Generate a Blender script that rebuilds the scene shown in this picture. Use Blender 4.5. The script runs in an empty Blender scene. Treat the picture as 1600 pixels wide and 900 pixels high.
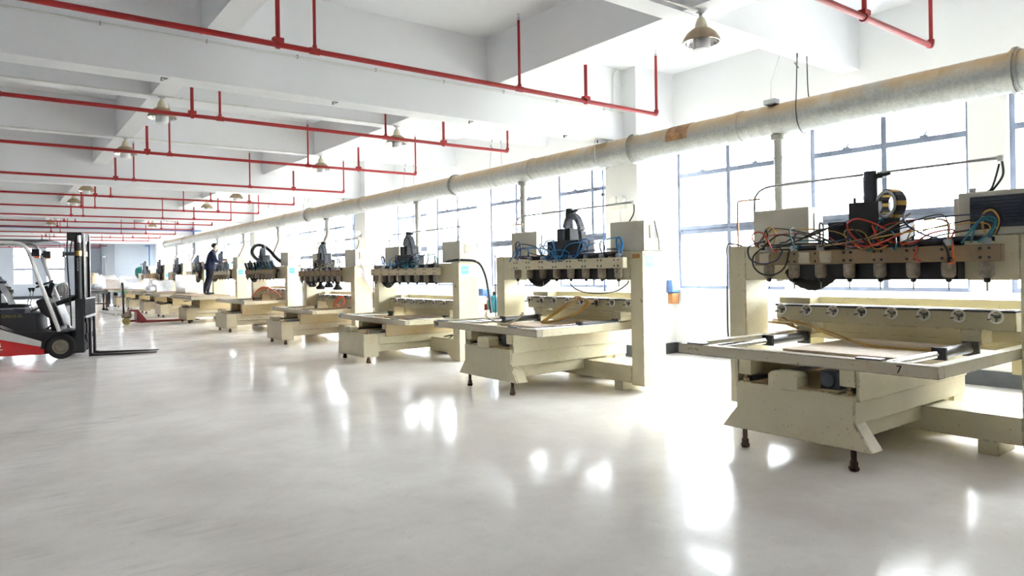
import bpy, bmesh, math, random
from mathutils import Vector, Matrix
random.seed(7)
S = bpy.context.scene
COL = S.collection
PI = math.pi

# ------------------------------------------------------------------ camera
F_PX, PX, PY = 1076.0, 800.0, 423.6
YAW = math.atan2(810.0, 1076.0)
ROLL = math.atan2(37.0, 2240.0)
H = 1.5
cam_d = bpy.data.cameras.new('camera')
cam = bpy.data.objects.new('camera', cam_d)
COL.objects.link(cam)
fw = Vector((math.sin(YAW), math.cos(YAW), 0))
r0 = Vector((math.cos(YAW), -math.sin(YAW), 0))
u0 = Vector((0, 0, 1))
cr, sr = math.cos(ROLL), math.sin(ROLL)
ri = r0 * cr - u0 * sr
up = r0 * sr + u0 * cr
cam.matrix_world = Matrix(((ri.x, up.x, -fw.x, 0), (ri.y, up.y, -fw.y, 0), (ri.z, up.z, -fw.z, H), (0, 0, 0, 1)))
cam_d.sensor_fit = 'HORIZONTAL'
cam_d.sensor_width = 36.0
cam_d.lens = 36.0 * F_PX / 1600.0
cam_d.shift_x = (800.0 - PX) / 1600.0
cam_d.shift_y = (PY - 450.0) / 1600.0
cam_d.clip_start = 0.05
cam_d.clip_end = 400
S.camera = cam

# ------------------------------------------------------------------ sky and exposure
W = bpy.data.worlds.new('overcast_sky')
S.world = W
W.use_nodes = True
wn = W.node_tree.nodes
wn['Background'].inputs['Color'].default_value = (0.93, 0.965, 1.0, 1)
wn['Background'].inputs['Strength'].default_value = 7.6
S.view_settings.view_transform = 'Standard'
S.view_settings.look = 'None'
S.view_settings.exposure = 2.76
S.view_settings.gamma = 1.0
S.view_settings.use_curve_mapping = False
S.cycles.max_bounces = 12
S.cycles.diffuse_bounces = 7
S.cycles.glossy_bounces = 4
S.cycles.transparent_max_bounces = 12
S.cycles.caustics_reflective = False
S.cycles.caustics_refractive = False

# ------------------------------------------------------------------ materials
def new_mat(name):
    m = bpy.data.materials.new(name)
    m.use_nodes = True
    nt = m.node_tree
    return m, nt, nt.nodes['Principled BSDF']

def noise(nt, scale, detail=3, rough=0.55, vec=None):
    n = nt.nodes.new('ShaderNodeTexNoise')
    n.inputs['Scale'].default_value = scale
    n.inputs['Detail'].default_value = detail
    n.inputs['Roughness'].default_value = rough
    if vec is None:
        g = nt.nodes.new('ShaderNodeNewGeometry')
        vec = g.outputs['Position']
    nt.links.new(vec, n.inputs['Vector'])
    return n.outputs['Fac']

def ramp(nt, fac, a, b, va=0.0, vb=1.0):
    r = nt.nodes.new('ShaderNodeMapRange')
    r.inputs['From Min'].default_value = a
    r.inputs['From Max'].default_value = b
    r.inputs['To Min'].default_value = va
    r.inputs['To Max'].default_value = vb
    nt.links.new(fac, r.inputs['Value'])
    return r.outputs['Result']

def math_n(nt, op, a, b=None):
    m = nt.nodes.new('ShaderNodeMath')
    m.operation = op
    for i, v in enumerate((a, b)):
        if v is None:
            continue
        if isinstance(v, (int, float)):
            m.inputs[i].default_value = v
        else:
            nt.links.new(v, m.inputs[i])
    return m.outputs[0]

def mix(nt, fac, a, b):
    m = nt.nodes.new('ShaderNodeMix')
    m.data_type = 'RGBA'
    for s, v in ((m.inputs[0], fac), (m.inputs[6], a), (m.inputs[7], b)):
        if isinstance(v, (int, float)):
            s.default_value = v
        elif isinstance(v, tuple):
            s.default_value = (v[0], v[1], v[2], 1)
        else:
            nt.links.new(v, s)
    return m.outputs[2]

def simple(name, col, rough=0.5, metal=0.0, vary=0.12, scale=6.0, coat=0.0):
    m, nt, b = new_mat(name)
    f = noise(nt, scale, 4)
    dark = tuple(c * (1 - vary * 2) for c in col)
    c = mix(nt, ramp(nt, f, 0.3, 0.7), dark, col)
    nt.links.new(c, b.inputs['Base Color'])
    b.inputs['Roughness'].default_value = rough
    b.inputs['Metallic'].default_value = metal
    b.inputs['Coat Weight'].default_value = coat
    return m

def paint(name, col, rust=0.5, rough=0.55, edge=True):
    """machine paint: soft grime, worn dark edges, rust-brown blotches"""
    m, nt, b = new_mat(name)
    g = nt.nodes.new('ShaderNodeNewGeometry')
    pos = g.outputs['Position']
    big = noise(nt, 1.7, 4, 0.6, pos)
    c = mix(nt, ramp(nt, big, 0.35, 0.7), tuple(x * 0.88 for x in col), col)
    st = noise(nt, 3.1, 6, 0.7, pos)
    c = mix(nt, ramp(nt, st, 0.56 - 0.03 * rust, 0.74, 0.0, min(0.85, 0.55 * rust)), c, (0.50, 0.33, 0.14))
    sp = noise(nt, 34.0, 3, 0.6, pos)
    c = mix(nt, ramp(nt, sp, 0.665, 0.70, 0.0, 0.7 * min(1, rust)), c, (0.12, 0.075, 0.05))
    if edge:
        bv = nt.nodes.new('ShaderNodeBevel')
        bv.samples = 4
        bv.inputs['Radius'].default_value = 0.011 + 0.007 * min(1.3, rust)
        d = nt.nodes.new('ShaderNodeVectorMath')
        d.operation = 'DOT_PRODUCT'
        nt.links.new(bv.outputs['Normal'], d.inputs[0])
        nt.links.new(g.outputs['True Normal'], d.inputs[1])
        e = ramp(nt, d.outputs['Value'], 0.99, 0.88)
        chip = ramp(nt, noise(nt, 9.0, 5, 0.7, pos), 0.53 - 0.06 * rust, 0.57 - 0.06 * rust)
        c = mix(nt, math_n(nt, 'MULTIPLY', math_n(nt, 'MULTIPLY', e, chip), 0.85), c, (0.07, 0.045, 0.035))
    nt.links.new(c, b.inputs['Base Color'])
    b.inputs['Roughness'].default_value = rough
    return m

M = {}
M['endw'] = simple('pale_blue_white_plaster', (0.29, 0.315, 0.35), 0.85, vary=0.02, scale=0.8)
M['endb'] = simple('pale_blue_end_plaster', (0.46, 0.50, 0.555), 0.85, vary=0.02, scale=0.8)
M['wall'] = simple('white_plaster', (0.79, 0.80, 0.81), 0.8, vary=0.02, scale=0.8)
M['ceil'] = simple('white_ceiling_paint', (0.77, 0.78, 0.795), 0.85, vary=0.025, scale=0.5)
M['skirt'] = simple('dark_grey_skirting_paint', (0.075, 0.085, 0.10), 0.5, vary=0.15)
M['frame'] = simple('blue_grey_aluminium', (0.20, 0.23, 0.31), 0.4, 0.3, vary=0.1)
M['cream'] = paint('cream_machine_paint', (0.60, 0.55, 0.375), 0.75)
M['beige'] = paint('beige_machine_paint', (0.54, 0.465, 0.315), 1.0)
M['rusty'] = paint('rust_stained_cream_paint', (0.54, 0.43, 0.24), 2.0)
M['worn'] = paint('worn_grey_cream_paint', (0.50, 0.45, 0.335), 1.2)
M['boxgrey'] = paint('cream_cabinet_paint', (0.54, 0.52, 0.425), 0.15, edge=False)
M['tan'] = paint('brownish_plate_paint', (0.25, 0.182, 0.108), 0.7, rough=0.75)
M['black'] = simple('black_metal', (0.018, 0.018, 0.022), 0.6, 0.0)
M['rubber'] = simple('black_rubber', (0.02, 0.02, 0.02), 0.75)
M['darkblue'] = simple('dark_blue_grey_enamel', (0.03, 0.035, 0.055), 0.4)
M['steel'] = simple('bright_steel', (0.62, 0.62, 0.62), 0.28, 0.9, vary=0.15, scale=20)
M['dsteel'] = simple('dark_steel', (0.16, 0.16, 0.16), 0.4, 0.7)
M['rod'] = simple('polished_rod', (0.75, 0.75, 0.76), 0.18, 1.0)
M['spindle'] = simple('dusty_spindle_metal', (0.34, 0.29, 0.22), 0.5, 0.35, vary=0.25, scale=25)
M['brown'] = simple('rusty_leg_steel', (0.10, 0.06, 0.04), 0.7, 0.3)
M['rim'] = simple('dusty_wheel_rim', (0.30, 0.27, 0.21), 0.6, 0.2, vary=0.2)
M['wheelw'] = simple('pale_handwheel_metal', (0.72, 0.71, 0.68), 0.3, 0.25, vary=0.05)
M['darkgrey'] = simple('dark_grey_chain_plastic', (0.06, 0.065, 0.08), 0.5)
M['rustp'] = simple('rust_stain', (0.33, 0.17, 0.075), 0.7, vary=0.3, scale=9)
M['scuffed'] = simple('scuffed_grey_white_panel', (0.42, 0.42, 0.40), 0.5, vary=0.25, scale=7)
M['galv'] = None
M['red'] = simple('red_pipe_paint', (0.37, 0.008, 0.010), 0.42, vary=0.1)
M['redv'] = simple('red_truck_paint', (0.60, 0.008, 0.012), 0.3, vary=0.06, coat=0.4)
M['redp'] = simple('dull_red_truck_paint', (0.30, 0.03, 0.035), 0.5, vary=0.2)
M['whitev'] = simple('white_truck_paint', (0.66, 0.66, 0.63), 0.4, vary=0.05)
M['conduit'] = simple('white_conduit_plastic', (0.70, 0.70, 0.66), 0.5, vary=0.06)
M['greyc'] = simple('grey_conduit_steel', (0.42, 0.43, 0.44), 0.4, 0.5)
M['copper'] = simple('copper_tube', (0.50, 0.24, 0.10), 0.4, 0.6)
M['blue'] = simple('blue_air_hose', (0.02, 0.20, 0.48), 0.35)
M['teal'] = simple('teal_air_hose', (0.02, 0.17, 0.22), 0.4)
M['cable'] = simple('black_cable', (0.015, 0.016, 0.02), 0.5)
M['navyc'] = simple('navy_cable', (0.025, 0.035, 0.09), 0.45)
M['redh'] = simple('red_air_hose', (0.45, 0.04, 0.02), 0.4)
M['orange'] = simple('orange_hose', (0.75, 0.13, 0.03), 0.4)
M['yellow'] = simple('amber_hose', (0.55, 0.33, 0.08), 0.4)
M['ivory'] = simple('ivory_hose', (0.70, 0.63, 0.46), 0.45)
M['whiteh'] = simple('white_hose', (0.82, 0.80, 0.76), 0.45)
M['grey'] = simple('grey_plastic', (0.36, 0.36, 0.35), 0.5)
M['sticker'] = simple('white_panel_film', (0.86, 0.87, 0.86), 0.35, vary=0.01)
M['cyan'] = simple('cyan_panel_film', (0.035, 0.36, 0.56), 0.35, vary=0.02)
M['lampshade'] = simple('dusty_tan_lampshade', (0.44, 0.34, 0.22), 0.5, 0.3, vary=0.15, scale=14)
M['bulb'] = simple('frosted_white_bulb', (0.86, 0.86, 0.86), 0.35, vary=0.01)
M['reflector'] = simple('mirror_reflector', (0.75, 0.73, 0.70), 0.15, 1.0)
M['wood'] = simple('brown_board', (0.34, 0.22, 0.12), 0.65, vary=0.2, scale=9)
M['ply'] = simple('pale_board', (0.55, 0.42, 0.28), 0.65, vary=0.15, scale=9)
M['card'] = simple('brown_carton', (0.42, 0.27, 0.14), 0.7)
M['wrap'] = simple('stretch_wrapped_beige', (0.62, 0.57, 0.52), 0.25, vary=0.12, scale=12, coat=0.3)
M['film'] = simple('white_plastic_film', (0.74, 0.76, 0.80), 0.2, vary=0.12, scale=9, coat=0.5)
M['tankg'] = simple('dark_green_tank_paint', (0.005, 0.13, 0.11), 0.35)
M['green'] = simple('light_green_board', (0.16, 0.52, 0.20), 0.5)
M['pipeb'] = simple('blue_pipe_paint', (0.06, 0.14, 0.34), 0.4)
M['brass'] = simple('brass', (0.6, 0.4, 0.12), 0.35, 0.9)
M['glassdark'] = simple('dark_vent_mesh', (0.035, 0.045, 0.07), 0.35)
M['yellowp'] = simple('yellow_wheel_plastic', (0.45, 0.36, 0.10), 0.5)
M['navy'] = simple('navy_work_cloth', (0.012, 0.018, 0.055), 0.85, vary=0.15, scale=20)
M['trouser'] = simple('dark_trouser_cloth', (0.012, 0.014, 0.028), 0.85)
M['skin'] = simple('skin', (0.58, 0.34, 0.24), 0.5, vary=0.04)
M['hair'] = simple('black_hair', (0.008, 0.007, 0.007), 0.5)
M['mask'] = simple('pale_blue_mask', (0.55, 0.70, 0.85), 0.7, vary=0.02)
M['lettery'] = simple('dull_yellow_lettering', (0.28, 0.24, 0.05), 0.5)
M['letterw'] = simple('white_lettering', (0.8, 0.8, 0.8), 0.5, vary=0.01)
M['outside'] = simple('pale_concrete_yard', (0.33, 0.33, 0.31), 0.9)
M['door'] = simple('grey_door_paint', (0.08, 0.09, 0.10), 0.5)

def mk_galv():
    m, nt, b = new_mat('galvanised_spiral_duct')
    g = nt.nodes.new('ShaderNodeNewGeometry')
    pos = g.outputs['Position']
    sep = nt.nodes.new('ShaderNodeSeparateXYZ')
    nt.links.new(g.outputs['Normal'], sep.inputs[0])
    n1 = noise(nt, 2.2, 5, 0.65, pos)
    n2 = noise(nt, 26, 3, 0.6, pos)
    c = mix(nt, ramp(nt, n2, 0.3, 0.7), (0.25, 0.26, 0.255), (0.33, 0.34, 0.33))
    dust = math_n(nt, 'MULTIPLY', ramp(nt, sep.outputs['Z'], -0.1, 0.6), ramp(nt, n1, 0.22, 0.5))
    c = mix(nt, dust, c, (0.36, 0.255, 0.14))                      # settled wood dust on the upper side
    nt.links.new(c, b.inputs['Base Color'])
    b.inputs['Metallic'].default_value = 0.55
    nt.links.new(ramp(nt, n1, 0.3, 0.7, 0.38, 0.6), b.inputs['Roughness'])
    return m
M['galv'] = mk_galv()

def mk_glass():
    m, nt, b = new_mat('window_glass')
    nt.nodes.remove(b)
    t = nt.nodes.new('ShaderNodeBsdfTransparent')
    t.inputs[0].default_value = (0.97, 0.98, 0.98, 1)
    gl = nt.nodes.new('ShaderNodeBsdfGlossy')
    gl.inputs['Roughness'].default_value = 0.03
    mx = nt.nodes.new('ShaderNodeMixShader')
    mx.inputs[0].default_value = 0.06
    nt.links.new(t.outputs[0], mx.inputs[1])
    nt.links.new(gl.outputs[0], mx.inputs[2])
    nt.links.new(mx.outputs[0], nt.nodes['Material Output'].inputs[0])
    return m
M['glass'] = mk_glass()

def mk_floor():
    m, nt, b = new_mat('polished_pale_terrazzo')
    g = nt.nodes.new('ShaderNodeNewGeometry')
    pos = g.outputs['Position']
    n1 = noise(nt, 0.7, 5, 0.6, pos)
    c = mix(nt, ramp(nt, n1, 0.35, 0.65), (0.66, 0.62, 0.575), (0.80, 0.77, 0.73))
    n2 = noise(nt, 3.0, 5, 0.65, pos)
    c = mix(nt, ramp(nt, n2, 0.5, 0.75, 0, 0.5), c, (0.64, 0.60, 0.56))
    sp = noise(nt, 120, 2, 0.5, pos)
    c = mix(nt, ramp(nt, sp, 0.66, 0.74, 0, 0.4), c, (0.36, 0.32, 0.28))
    c = mix(nt, ramp(nt, sp, 0.33, 0.26, 0, 0.35), c, (0.80, 0.78, 0.75))
    n4 = noise(nt, 11, 6, 0.75, pos)
    c = mix(nt, ramp(nt, n4, 0.55, 0.72, 0, 0.30), c, (0.52, 0.46, 0.40))
    # tyre scuffs: arcs and straight drags
    sep = nt.nodes.new('ShaderNodeSeparateXYZ')
    nt.links.new(pos, sep.inputs[0])
    strk = nt.nodes.new('ShaderNodeMapping')
    strk.inputs['Scale'].default_value = (1.2, 9.0, 1)
    nt.links.new(pos, strk.inputs['Vector'])
    sn = noise(nt, 1.6, 5, 0.75, strk.outputs[0])
    def ring(cx, cy, rad, wid):
        v = nt.nodes.new('ShaderNodeVectorMath')
        v.operation = 'DISTANCE'
        nt.links.new(pos, v.inputs[0])
        v.inputs[1].default_value = (cx, cy, 0)
        d = math_n(nt, 'ABSOLUTE', math_n(nt, 'SUBTRACT', v.outputs['Value'], rad))
        return ramp(nt, d, wid, wid * 0.4)
    red = math_n(nt, 'MULTIPLY', ring(1.55, 14.3, 1.25, 0.09), ramp(nt, sep.outputs['X'], 1.1, 0.5))
    c = mix(nt, math_n(nt, 'MULTIPLY', red, 0.55), c, (0.42, 0.24, 0.23))
    for cx, cy, rad, wid, a in ((1.9, 14.6, 1.35, 0.16, 0.25), (3.2, 6.4, 3.0, 0.22, 0.2), (3.2, 6.4, 3.55, 0.14, 0.16), (-1.5, 16.0, 5.2, 0.2, 0.4), (-1.0, 17.0, 8.9, 0.25, 0.26)):
        k = math_n(nt, 'MULTIPLY', ring(cx, cy, rad, wid), ramp(nt, sn, 0.48, 0.62))
        k = math_n(nt, 'MULTIPLY', k, ramp(nt, sep.outputs['X'], 2.4, 1.2))
        c = mix(nt, math_n(nt, 'MULTIPLY', k, a), c, (0.28, 0.28, 0.28))
    nt.links.new(c, b.inputs['Base Color'])
    rn = noise(nt, 1.8, 5, 0.7, pos)
    nt.links.new(ramp(nt, rn, 0.3, 0.7, 0.08, 0.22), b.inputs['Roughness'])
    b.inputs['IOR'].default_value = 1.13
    b.inputs['Specular IOR Level'].default_value = 0.5
    bp = nt.nodes.new('ShaderNodeBump')
    bp.inputs['Strength'].default_value = 0.03
    bp.inputs['Distance'].default_value = 0.02
    nt.links.new(noise(nt, 5.0, 3, 0.5, pos), bp.inputs['Height'])
    nt.links.new(bp.outputs[0], b.inputs['Normal'])
    return m
M['floor'] = mk_floor()

# ------------------------------------------------------------------ mesh builder
def smooth_path(pts, n=6):
    P = [Vector(p) for p in pts]
    if len(P) < 3:
        return P
    out = []
    for i in range(len(P) - 1):
        a = P[i - 1] if i else P[0]
        b, c = P[i], P[i + 1]
        d = P[i + 2] if i + 2 < len(P) else P[-1]
        for k in range(n):
            t = k / n
            out.append(0.5 * ((2 * b) + (c - a) * t + (2 * a - 5 * b + 4 * c - d) * t * t + (3 * b - a - 3 * c + d) * t ** 3))
    out.append(P[-1])
    return out

class MB:
    def __init__(s):
        s.v, s.f = [], []
    def add(s, vs, fs):
        o = len(s.v)
        s.v += [tuple(x) for x in vs]
        s.f += [tuple(i + o for i in q) for q in fs]
        return s
    def box(s, x0, x1, y0, y1, z0, z1):
        vs = [(x, y, z) for z in (z0, z1) for y in (y0, y1) for x in (x0, x1)]
        return s.add(vs, [(0, 2, 3, 1), (4, 5, 7, 6), (0, 1, 5, 4), (2, 6, 7, 3), (0, 4, 6, 2), (1, 3, 7, 5)])
    def obox(s, c, u, v, w):
        c, u, v, w = map(Vector, (c, u, v, w))
        vs = [c + u * i + v * j + w * k for k in (-1, 1) for j in (-1, 1) for i in (-1, 1)]
        return s.add(vs, [(0, 2, 3, 1), (4, 5, 7, 6), (0, 1, 5, 4), (2, 6, 7, 3), (0, 4, 6, 2), (1, 3, 7, 5)])
    def bar(s, p, q, w, h, up=(0, 0, 1)):
        p, q = Vector(p), Vector(q)
        d = (q - p)
        a = d.normalized()
        r = a.cross(Vector(up))
        if r.length < 1e-4:
            r = a.cross(Vector((0, 1, 0)))
        r.normalize()
        return s.obox((p + q) / 2, d / 2, r * w / 2, r.cross(a) * h / 2)
    def prism(s, pts, ax, a0, a1):
        n = len(pts)
        def pt(p, a):
            return {'x': (a, p[0], p[1]), 'y': (p[0], a, p[1]), 'z': (p[0], p[1], a)}[ax]
        vs = [pt(p, a0) for p in pts] + [pt(p, a1) for p in pts]
        fs = [tuple(range(n)), tuple(range(2 * n - 1, n - 1, -1))]
        fs += [(i, (i + 1) % n, n + (i + 1) % n, n + i) for i in range(n)]
        return s.add(vs, fs)
    def tube(s, pts, r, n=8, closed=False, cap=True):
        P = [Vector(p) for p in pts]
        k = len(P)
        rr = r if isinstance(r, (list, tuple)) else [r] * k
        ref = None
        vs = []
        for i in range(k):
            a = P[(i - 1) % k] if (closed or i) else P[0]
            b = P[(i + 1) % k] if (closed or i < k - 1) else P[-1]
            t = (b - a)
            t = t.normalized() if t.length > 1e-9 else Vector((0, 0, 1))
            if ref is None:
                ref = t.orthogonal().normalized()
            ref = ref - t * ref.dot(t)
            ref = ref.normalized() if ref.length > 1e-6 else t.orthogonal().normalized()
            e = t.cross(ref)
            for j in range(n):
                an = 2 * PI * j / n
                vs.append(P[i] + (ref * math.cos(an) + e * math.sin(an)) * rr[i])
        fs = []
        for i in range(k if closed else k - 1):
            i2 = (i + 1) % k
            for j in range(n):
                fs.append((i * n + j, i * n + (j + 1) % n, i2 * n + (j + 1) % n, i2 * n + j))
        if cap and not closed:
            fs += [tuple(range(n - 1, -1, -1)), tuple((k - 1) * n + j for j in range(n))]
        return s.add(vs, fs)
    def cyl(s, p, q, r, r2=None, n=14):
        return s.tube([p, q], [r, r if r2 is None else r2], n)
    def lathe(s, c, prof, n=20, axis=(0, 0, 1), caps=True):
        a = Vector(axis).normalized()
        e1 = a.orthogonal().normalized()
        e2 = a.cross(e1)
        c = Vector(c)
        vs, fs = [], []
        for r, z in prof:
            r = max(r, 1e-4)
            for j in range(n):
                an = 2 * PI * j / n
                vs.append(c + a * z + (e1 * math.cos(an) + e2 * math.sin(an)) * r)
        k = len(prof)
        for i in range(k - 1):
            for j in range(n):
                fs.append((i * n + j, i * n + (j + 1) % n, (i + 1) * n + (j + 1) % n, (i + 1) * n + j))
        if caps:
            fs += [tuple(range(n - 1, -1, -1)), tuple((k - 1) * n + j for j in range(n))]
        return s.add(vs, fs)
    def torus(s, c, R, r, u, v, n=24, m=8, a0=0.0, a1=2 * PI):
        c, u, v = Vector(c), Vector(u).normalized(), Vector(v).normalized()
        full = abs(a1 - a0) > 6.28
        k = n if full else n + 1
        pts = [c + (u * math.cos(a0 + (a1 - a0) * i / n) + v * math.sin(a0 + (a1 - a0) * i / n)) * R for i in range(k)]
        return s.tube(pts, r, m, closed=full)
    def ball(s, c, rx, ry, rz, n=16, m=10):
        vs, fs = [], []
        for i in range(m + 1):
            t = PI * i / m
            for j in range(n):
                a = 2 * PI * j / n
                vs.append((c[0] + rx * max(math.sin(t), 1e-3) * math.cos(a), c[1] + ry * max(math.sin(t), 1e-3) * math.sin(a), c[2] + rz * math.cos(t)))
        for i in range(m):
            for j in range(n):
                fs.append((i * n + j, i * n + (j + 1) % n, (i + 1) * n + (j + 1) % n, (i + 1) * n + j))
        return s.add(vs, fs)

def mesh_of(name, mb, mat, off=(0, 0, 0)):
    bm = bmesh.new()
    ox, oy, oz = off
    vs = [bm.verts.new((x - ox, y - oy, z - oz)) for x, y, z in mb.v]
    for q in mb.f:
        try:
            bm.faces.new([vs[i] for i in q])
        except ValueError:
            pass
    bmesh.ops.recalc_face_normals(bm, faces=bm.faces)
    me = bpy.data.meshes.new(name)
    bm.to_mesh(me)
    bm.free()
    for p in me.polygons:
        p.use_smooth = True
    me.set_sharp_from_angle(angle=math.radians(38))
    me.materials.append(M[mat] if isinstance(mat, str) else mat)
    return me

def tag(o, label=None, cat=None, group=None, kind=None):
    for k, v in (('label', label), ('category', cat), ('group', group), ('kind', kind)):
        if v:
            o[k] = v
    return o

def solo(name, mb, mat, label=None, cat=None, group=None, kind=None, org=(0, 0, 0), bev=0):
    o = bpy.data.objects.new(name, mesh_of(name, mb, mat, org))
    o.location = org
    COL.objects.link(o)
    bevel(o, bev)
    return tag(o, label, cat, group, kind)

def bevel(o, w):
    if w:
        b = o.modifiers.new('bevel', 'BEVEL')
        b.width = w
        b.segments = 2
        b.limit_method = 'ANGLE'
        b.angle_limit = math.radians(40)
        b.harden_normals = True

class Thing:
    """An Empty at the thing's base; parts are written in world metres relative to org."""
    def __init__(s, name, org, label=None, cat=None, group=None, kind=None, rz=0.0, local=False):
        s.o = bpy.data.objects.new(name, None)
        s.o.location = org
        s.o.rotation_euler = (0, 0, rz)
        s.o.empty_display_size = 0.1
        COL.objects.link(s.o)
        s.off = (0, 0, 0) if local else org
        tag(s.o, label, cat, group, kind)
    def part(s, name, mb, mat, parent=None, label=None, bev=0, kind=None):
        o = bpy.data.objects.new(name, mesh_of(name, mb, mat, s.off))
        o.parent = parent or s.o
        COL.objects.link(o)
        bevel(o, bev)
        return tag(o, label, kind=kind)
    def again(s, src, delta, parent=None):
        """copy of a part (and its sub-parts) moved by delta, sharing the mesh"""
        c = src.copy()
        c.parent = parent or src.parent
        c.location = Vector(src.location) + Vector(delta)
        COL.objects.link(c)
        for ch in list(src.children):
            d = ch.copy()
            d.parent = c
            COL.objects.link(d)
        return c

def copy_tree(o, parent=None):
    kids = list(o.children)
    c = o.copy()
    COL.objects.link(c)
    c.parent = parent
    for ch in kids:
        copy_tree(ch, c)
    return c

def text_mesh(txt, size, mat, depth=0.001):
    cu = bpy.data.curves.new('lettering', 'FONT')
    cu.body = txt
    cu.size = size
    cu.extrude = depth
    cu.align_x = 'CENTER'
    cu.align_y = 'CENTER'
    o = bpy.data.objects.new('lettering', cu)
    COL.objects.link(o)
    bpy.context.view_layer.update()
    me = bpy.data.meshes.new_from_object(o.evaluated_get(bpy.context.evaluated_depsgraph_get()))
    bpy.data.objects.remove(o)
    me.materials.clear()
    me.materials.append(M[mat])
    return me

def put_text(name, txt, size, mat, parent, loc, xdir, ydir, label=None):
    o = bpy.data.objects.new(name, text_mesh(txt, size, mat))
    x, y = Vector(xdir).normalized(), Vector(ydir).normalized()
    z = x.cross(y)
    o.parent = parent
    o.matrix_local = Matrix(((x.x, y.x, z.x, loc[0]), (x.y, y.y, z.y, loc[1]), (x.z, y.z, z.z, loc[2]), (0, 0, 0, 1)))
    COL.objects.link(o)
    return tag(o, label)
ORD = ['nearest', 'second', 'third', 'fourth', 'fifth', 'sixth', 'seventh', 'eighth', 'ninth', 'tenth', 'eleventh', 'twelfth', 'thirteenth', 'fourteenth', 'fifteenth', 'sixteenth', 'seventeenth', 'eighteenth']
# ================================================================== the building
XW = 9.7                       # inner face of the window wall
ZC = 4.95                      # ceiling
Y0, Y1 = -8.0, 63.0
XL = -10.5
def struct(name, mb, mat, parent=None, bev=0):
    return solo(name, mb, mat, kind='structure')

struct('floor', MB().box(XL, XW, Y0, Y1, -0.12, 0), 'floor')
struct('ground', MB().box(-60, 80, -60, 120, -0.5, -0.3), 'outside')
struct('ceiling', MB().box(XL, XW + 0.25, Y0, Y1 + 0.25, ZC, ZC + 0.2), 'ceil')

spans = [(0.93, 3.0), (3.42, 5.52), (5.93, 8.03)]
for k in range(5):
    spans += [(a + 10.7 * k, b + 10.7 * k) for a, b in ((9.2, 11.27), (11.76, 13.83), (14.32, 16.39), (16.83, 18.70))]
spans = [s for s in spans if s[1] < 54.5]
ZS, ZT = 1.14, 3.72
w = MB()
w.box(XW, XW + 0.25, Y0, Y1, -0.1, ZS)
w.box(XW, XW + 0.25, Y0, Y1, ZT, ZC)
edges = [Y0] + [e for s in spans for e in s] + [Y1]
for i in range(0, len(edges), 2):
    w.box(XW, XW + 0.25, edges[i], edges[i + 1], ZS, ZT)
struct('wall_right', w, 'wall')
sk = MB().box(XW - 0.03, XW, Y0, 55, 0, 0.19)
struct('baseboard_right', sk, 'skirt')

struct('wall_left', MB().box(XL - 0.25, XL, Y0, Y1, -0.1, ZC), 'wall')
struct('wall_back', MB().box(XL, XW, Y0 - 0.25, Y0, -0.1, ZC), 'wall')
# far end wall, two windows in view
w = MB()
ends = [(1.18, 2.32), (3.21, 4.36)]
w.box(XL, XW, Y1, Y1 + 0.25, -0.1, 1.16)
w.box(XL, XW, Y1, Y1 + 0.25, 3.83, ZC)
e = [XL, -0.85, 0.28] + [q for s in ends for q in s] + [XW]
for i in range(0, len(e) - 1, 2):
    w.box(e[i], e[i + 1], Y1, Y1 + 0.25, 1.16, 3.83)
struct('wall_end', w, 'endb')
struct('baseboard_end', MB().box(XL, 6.7, Y1 - 0.04, Y1, 0, 0.22), 'skirt')
# partition block in the far corner
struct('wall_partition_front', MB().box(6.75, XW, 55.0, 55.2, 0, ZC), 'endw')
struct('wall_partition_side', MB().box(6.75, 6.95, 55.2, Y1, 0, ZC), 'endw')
d = Thing('door_1', (6.75, 60.2, 0), kind='structure')
d.part('door_leaf', MB().box(6.70, 6.75, 59.4, 61.0, 0.02, 3.05), 'door', bev=0.01)
d.part('door_frame', MB().box(6.69, 6.75, 59.3, 59.4, 0, 3.15).box(6.69, 6.75, 61.0, 61.1, 0, 3.15).box(6.69, 6.75, 59.3, 61.1, 3.05, 3.15), 'wall')
d.part('door_handle', MB().cyl((6.70, 59.52, 1.05), (6.63, 59.52, 1.05), 0.02).cyl((6.64, 59.52, 1.05), (6.64, 59.68, 1.05), 0.02), 'steel')
lt = MB()
for i in range(2):
    cx = 7.36 + i * 0.36
    for q in (-.1, 0, .1):
        lt.box(cx - 0.11, cx + 0.11, 54.985, 55.0, 2.62 + q - 0.012, 2.62 + q + 0.012)
    lt.box(cx - 0.012, cx + 0.012, 54.985, 55.0, 2.49, 2.75)
for i in range(5):
    lt.box(7.25 + i * 0.12, 7.32 + i * 0.12, 54.985, 55.0, 2.26, 2.32)
solo('wall_lettering', lt, 'grey', 'small grey lettering on the far white partition wall left of the green tank', 'lettering', org=(7.5, 54.98, 2.5))

# columns and beams
cols = [-2.25, 8.43, 19.13, 29.83, 40.53, 51.23]
for c in cols:
    struct('column', MB().box(8.75, XW, c - 0.38, c + 0.38, 0, ZC), 'wall')
    struct('trim_1', MB().box(8.73, XW, c - 0.40, c + 0.40, 0, 0.19), 'skirt')
for c in cols:
    struct('ceiling_girder', MB().box(XL, 8.76, c - 0.07, c + 0.27, 3.72, ZC), 'ceil')
secY = [1.2, 4.87, 11.65, 15.4, 22.35, 26.1, 33.05, 36.8, 43.75, 47.5, 54.4, 58.6]
for y in secY:
    struct('ceiling_cross_beam', MB().box(XL, XW, y - 0.13, y + 0.13, 4.235, ZC), 'ceil')
for x0, x1 in ((5.90, 6.33), (1.92, 2.22), (-2.1, -1.75), (-6.1, -5.7)):
    struct('ceiling_long_beam', MB().box(x0, x1, Y0, Y1, 4.24, ZC), 'ceil')

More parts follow.
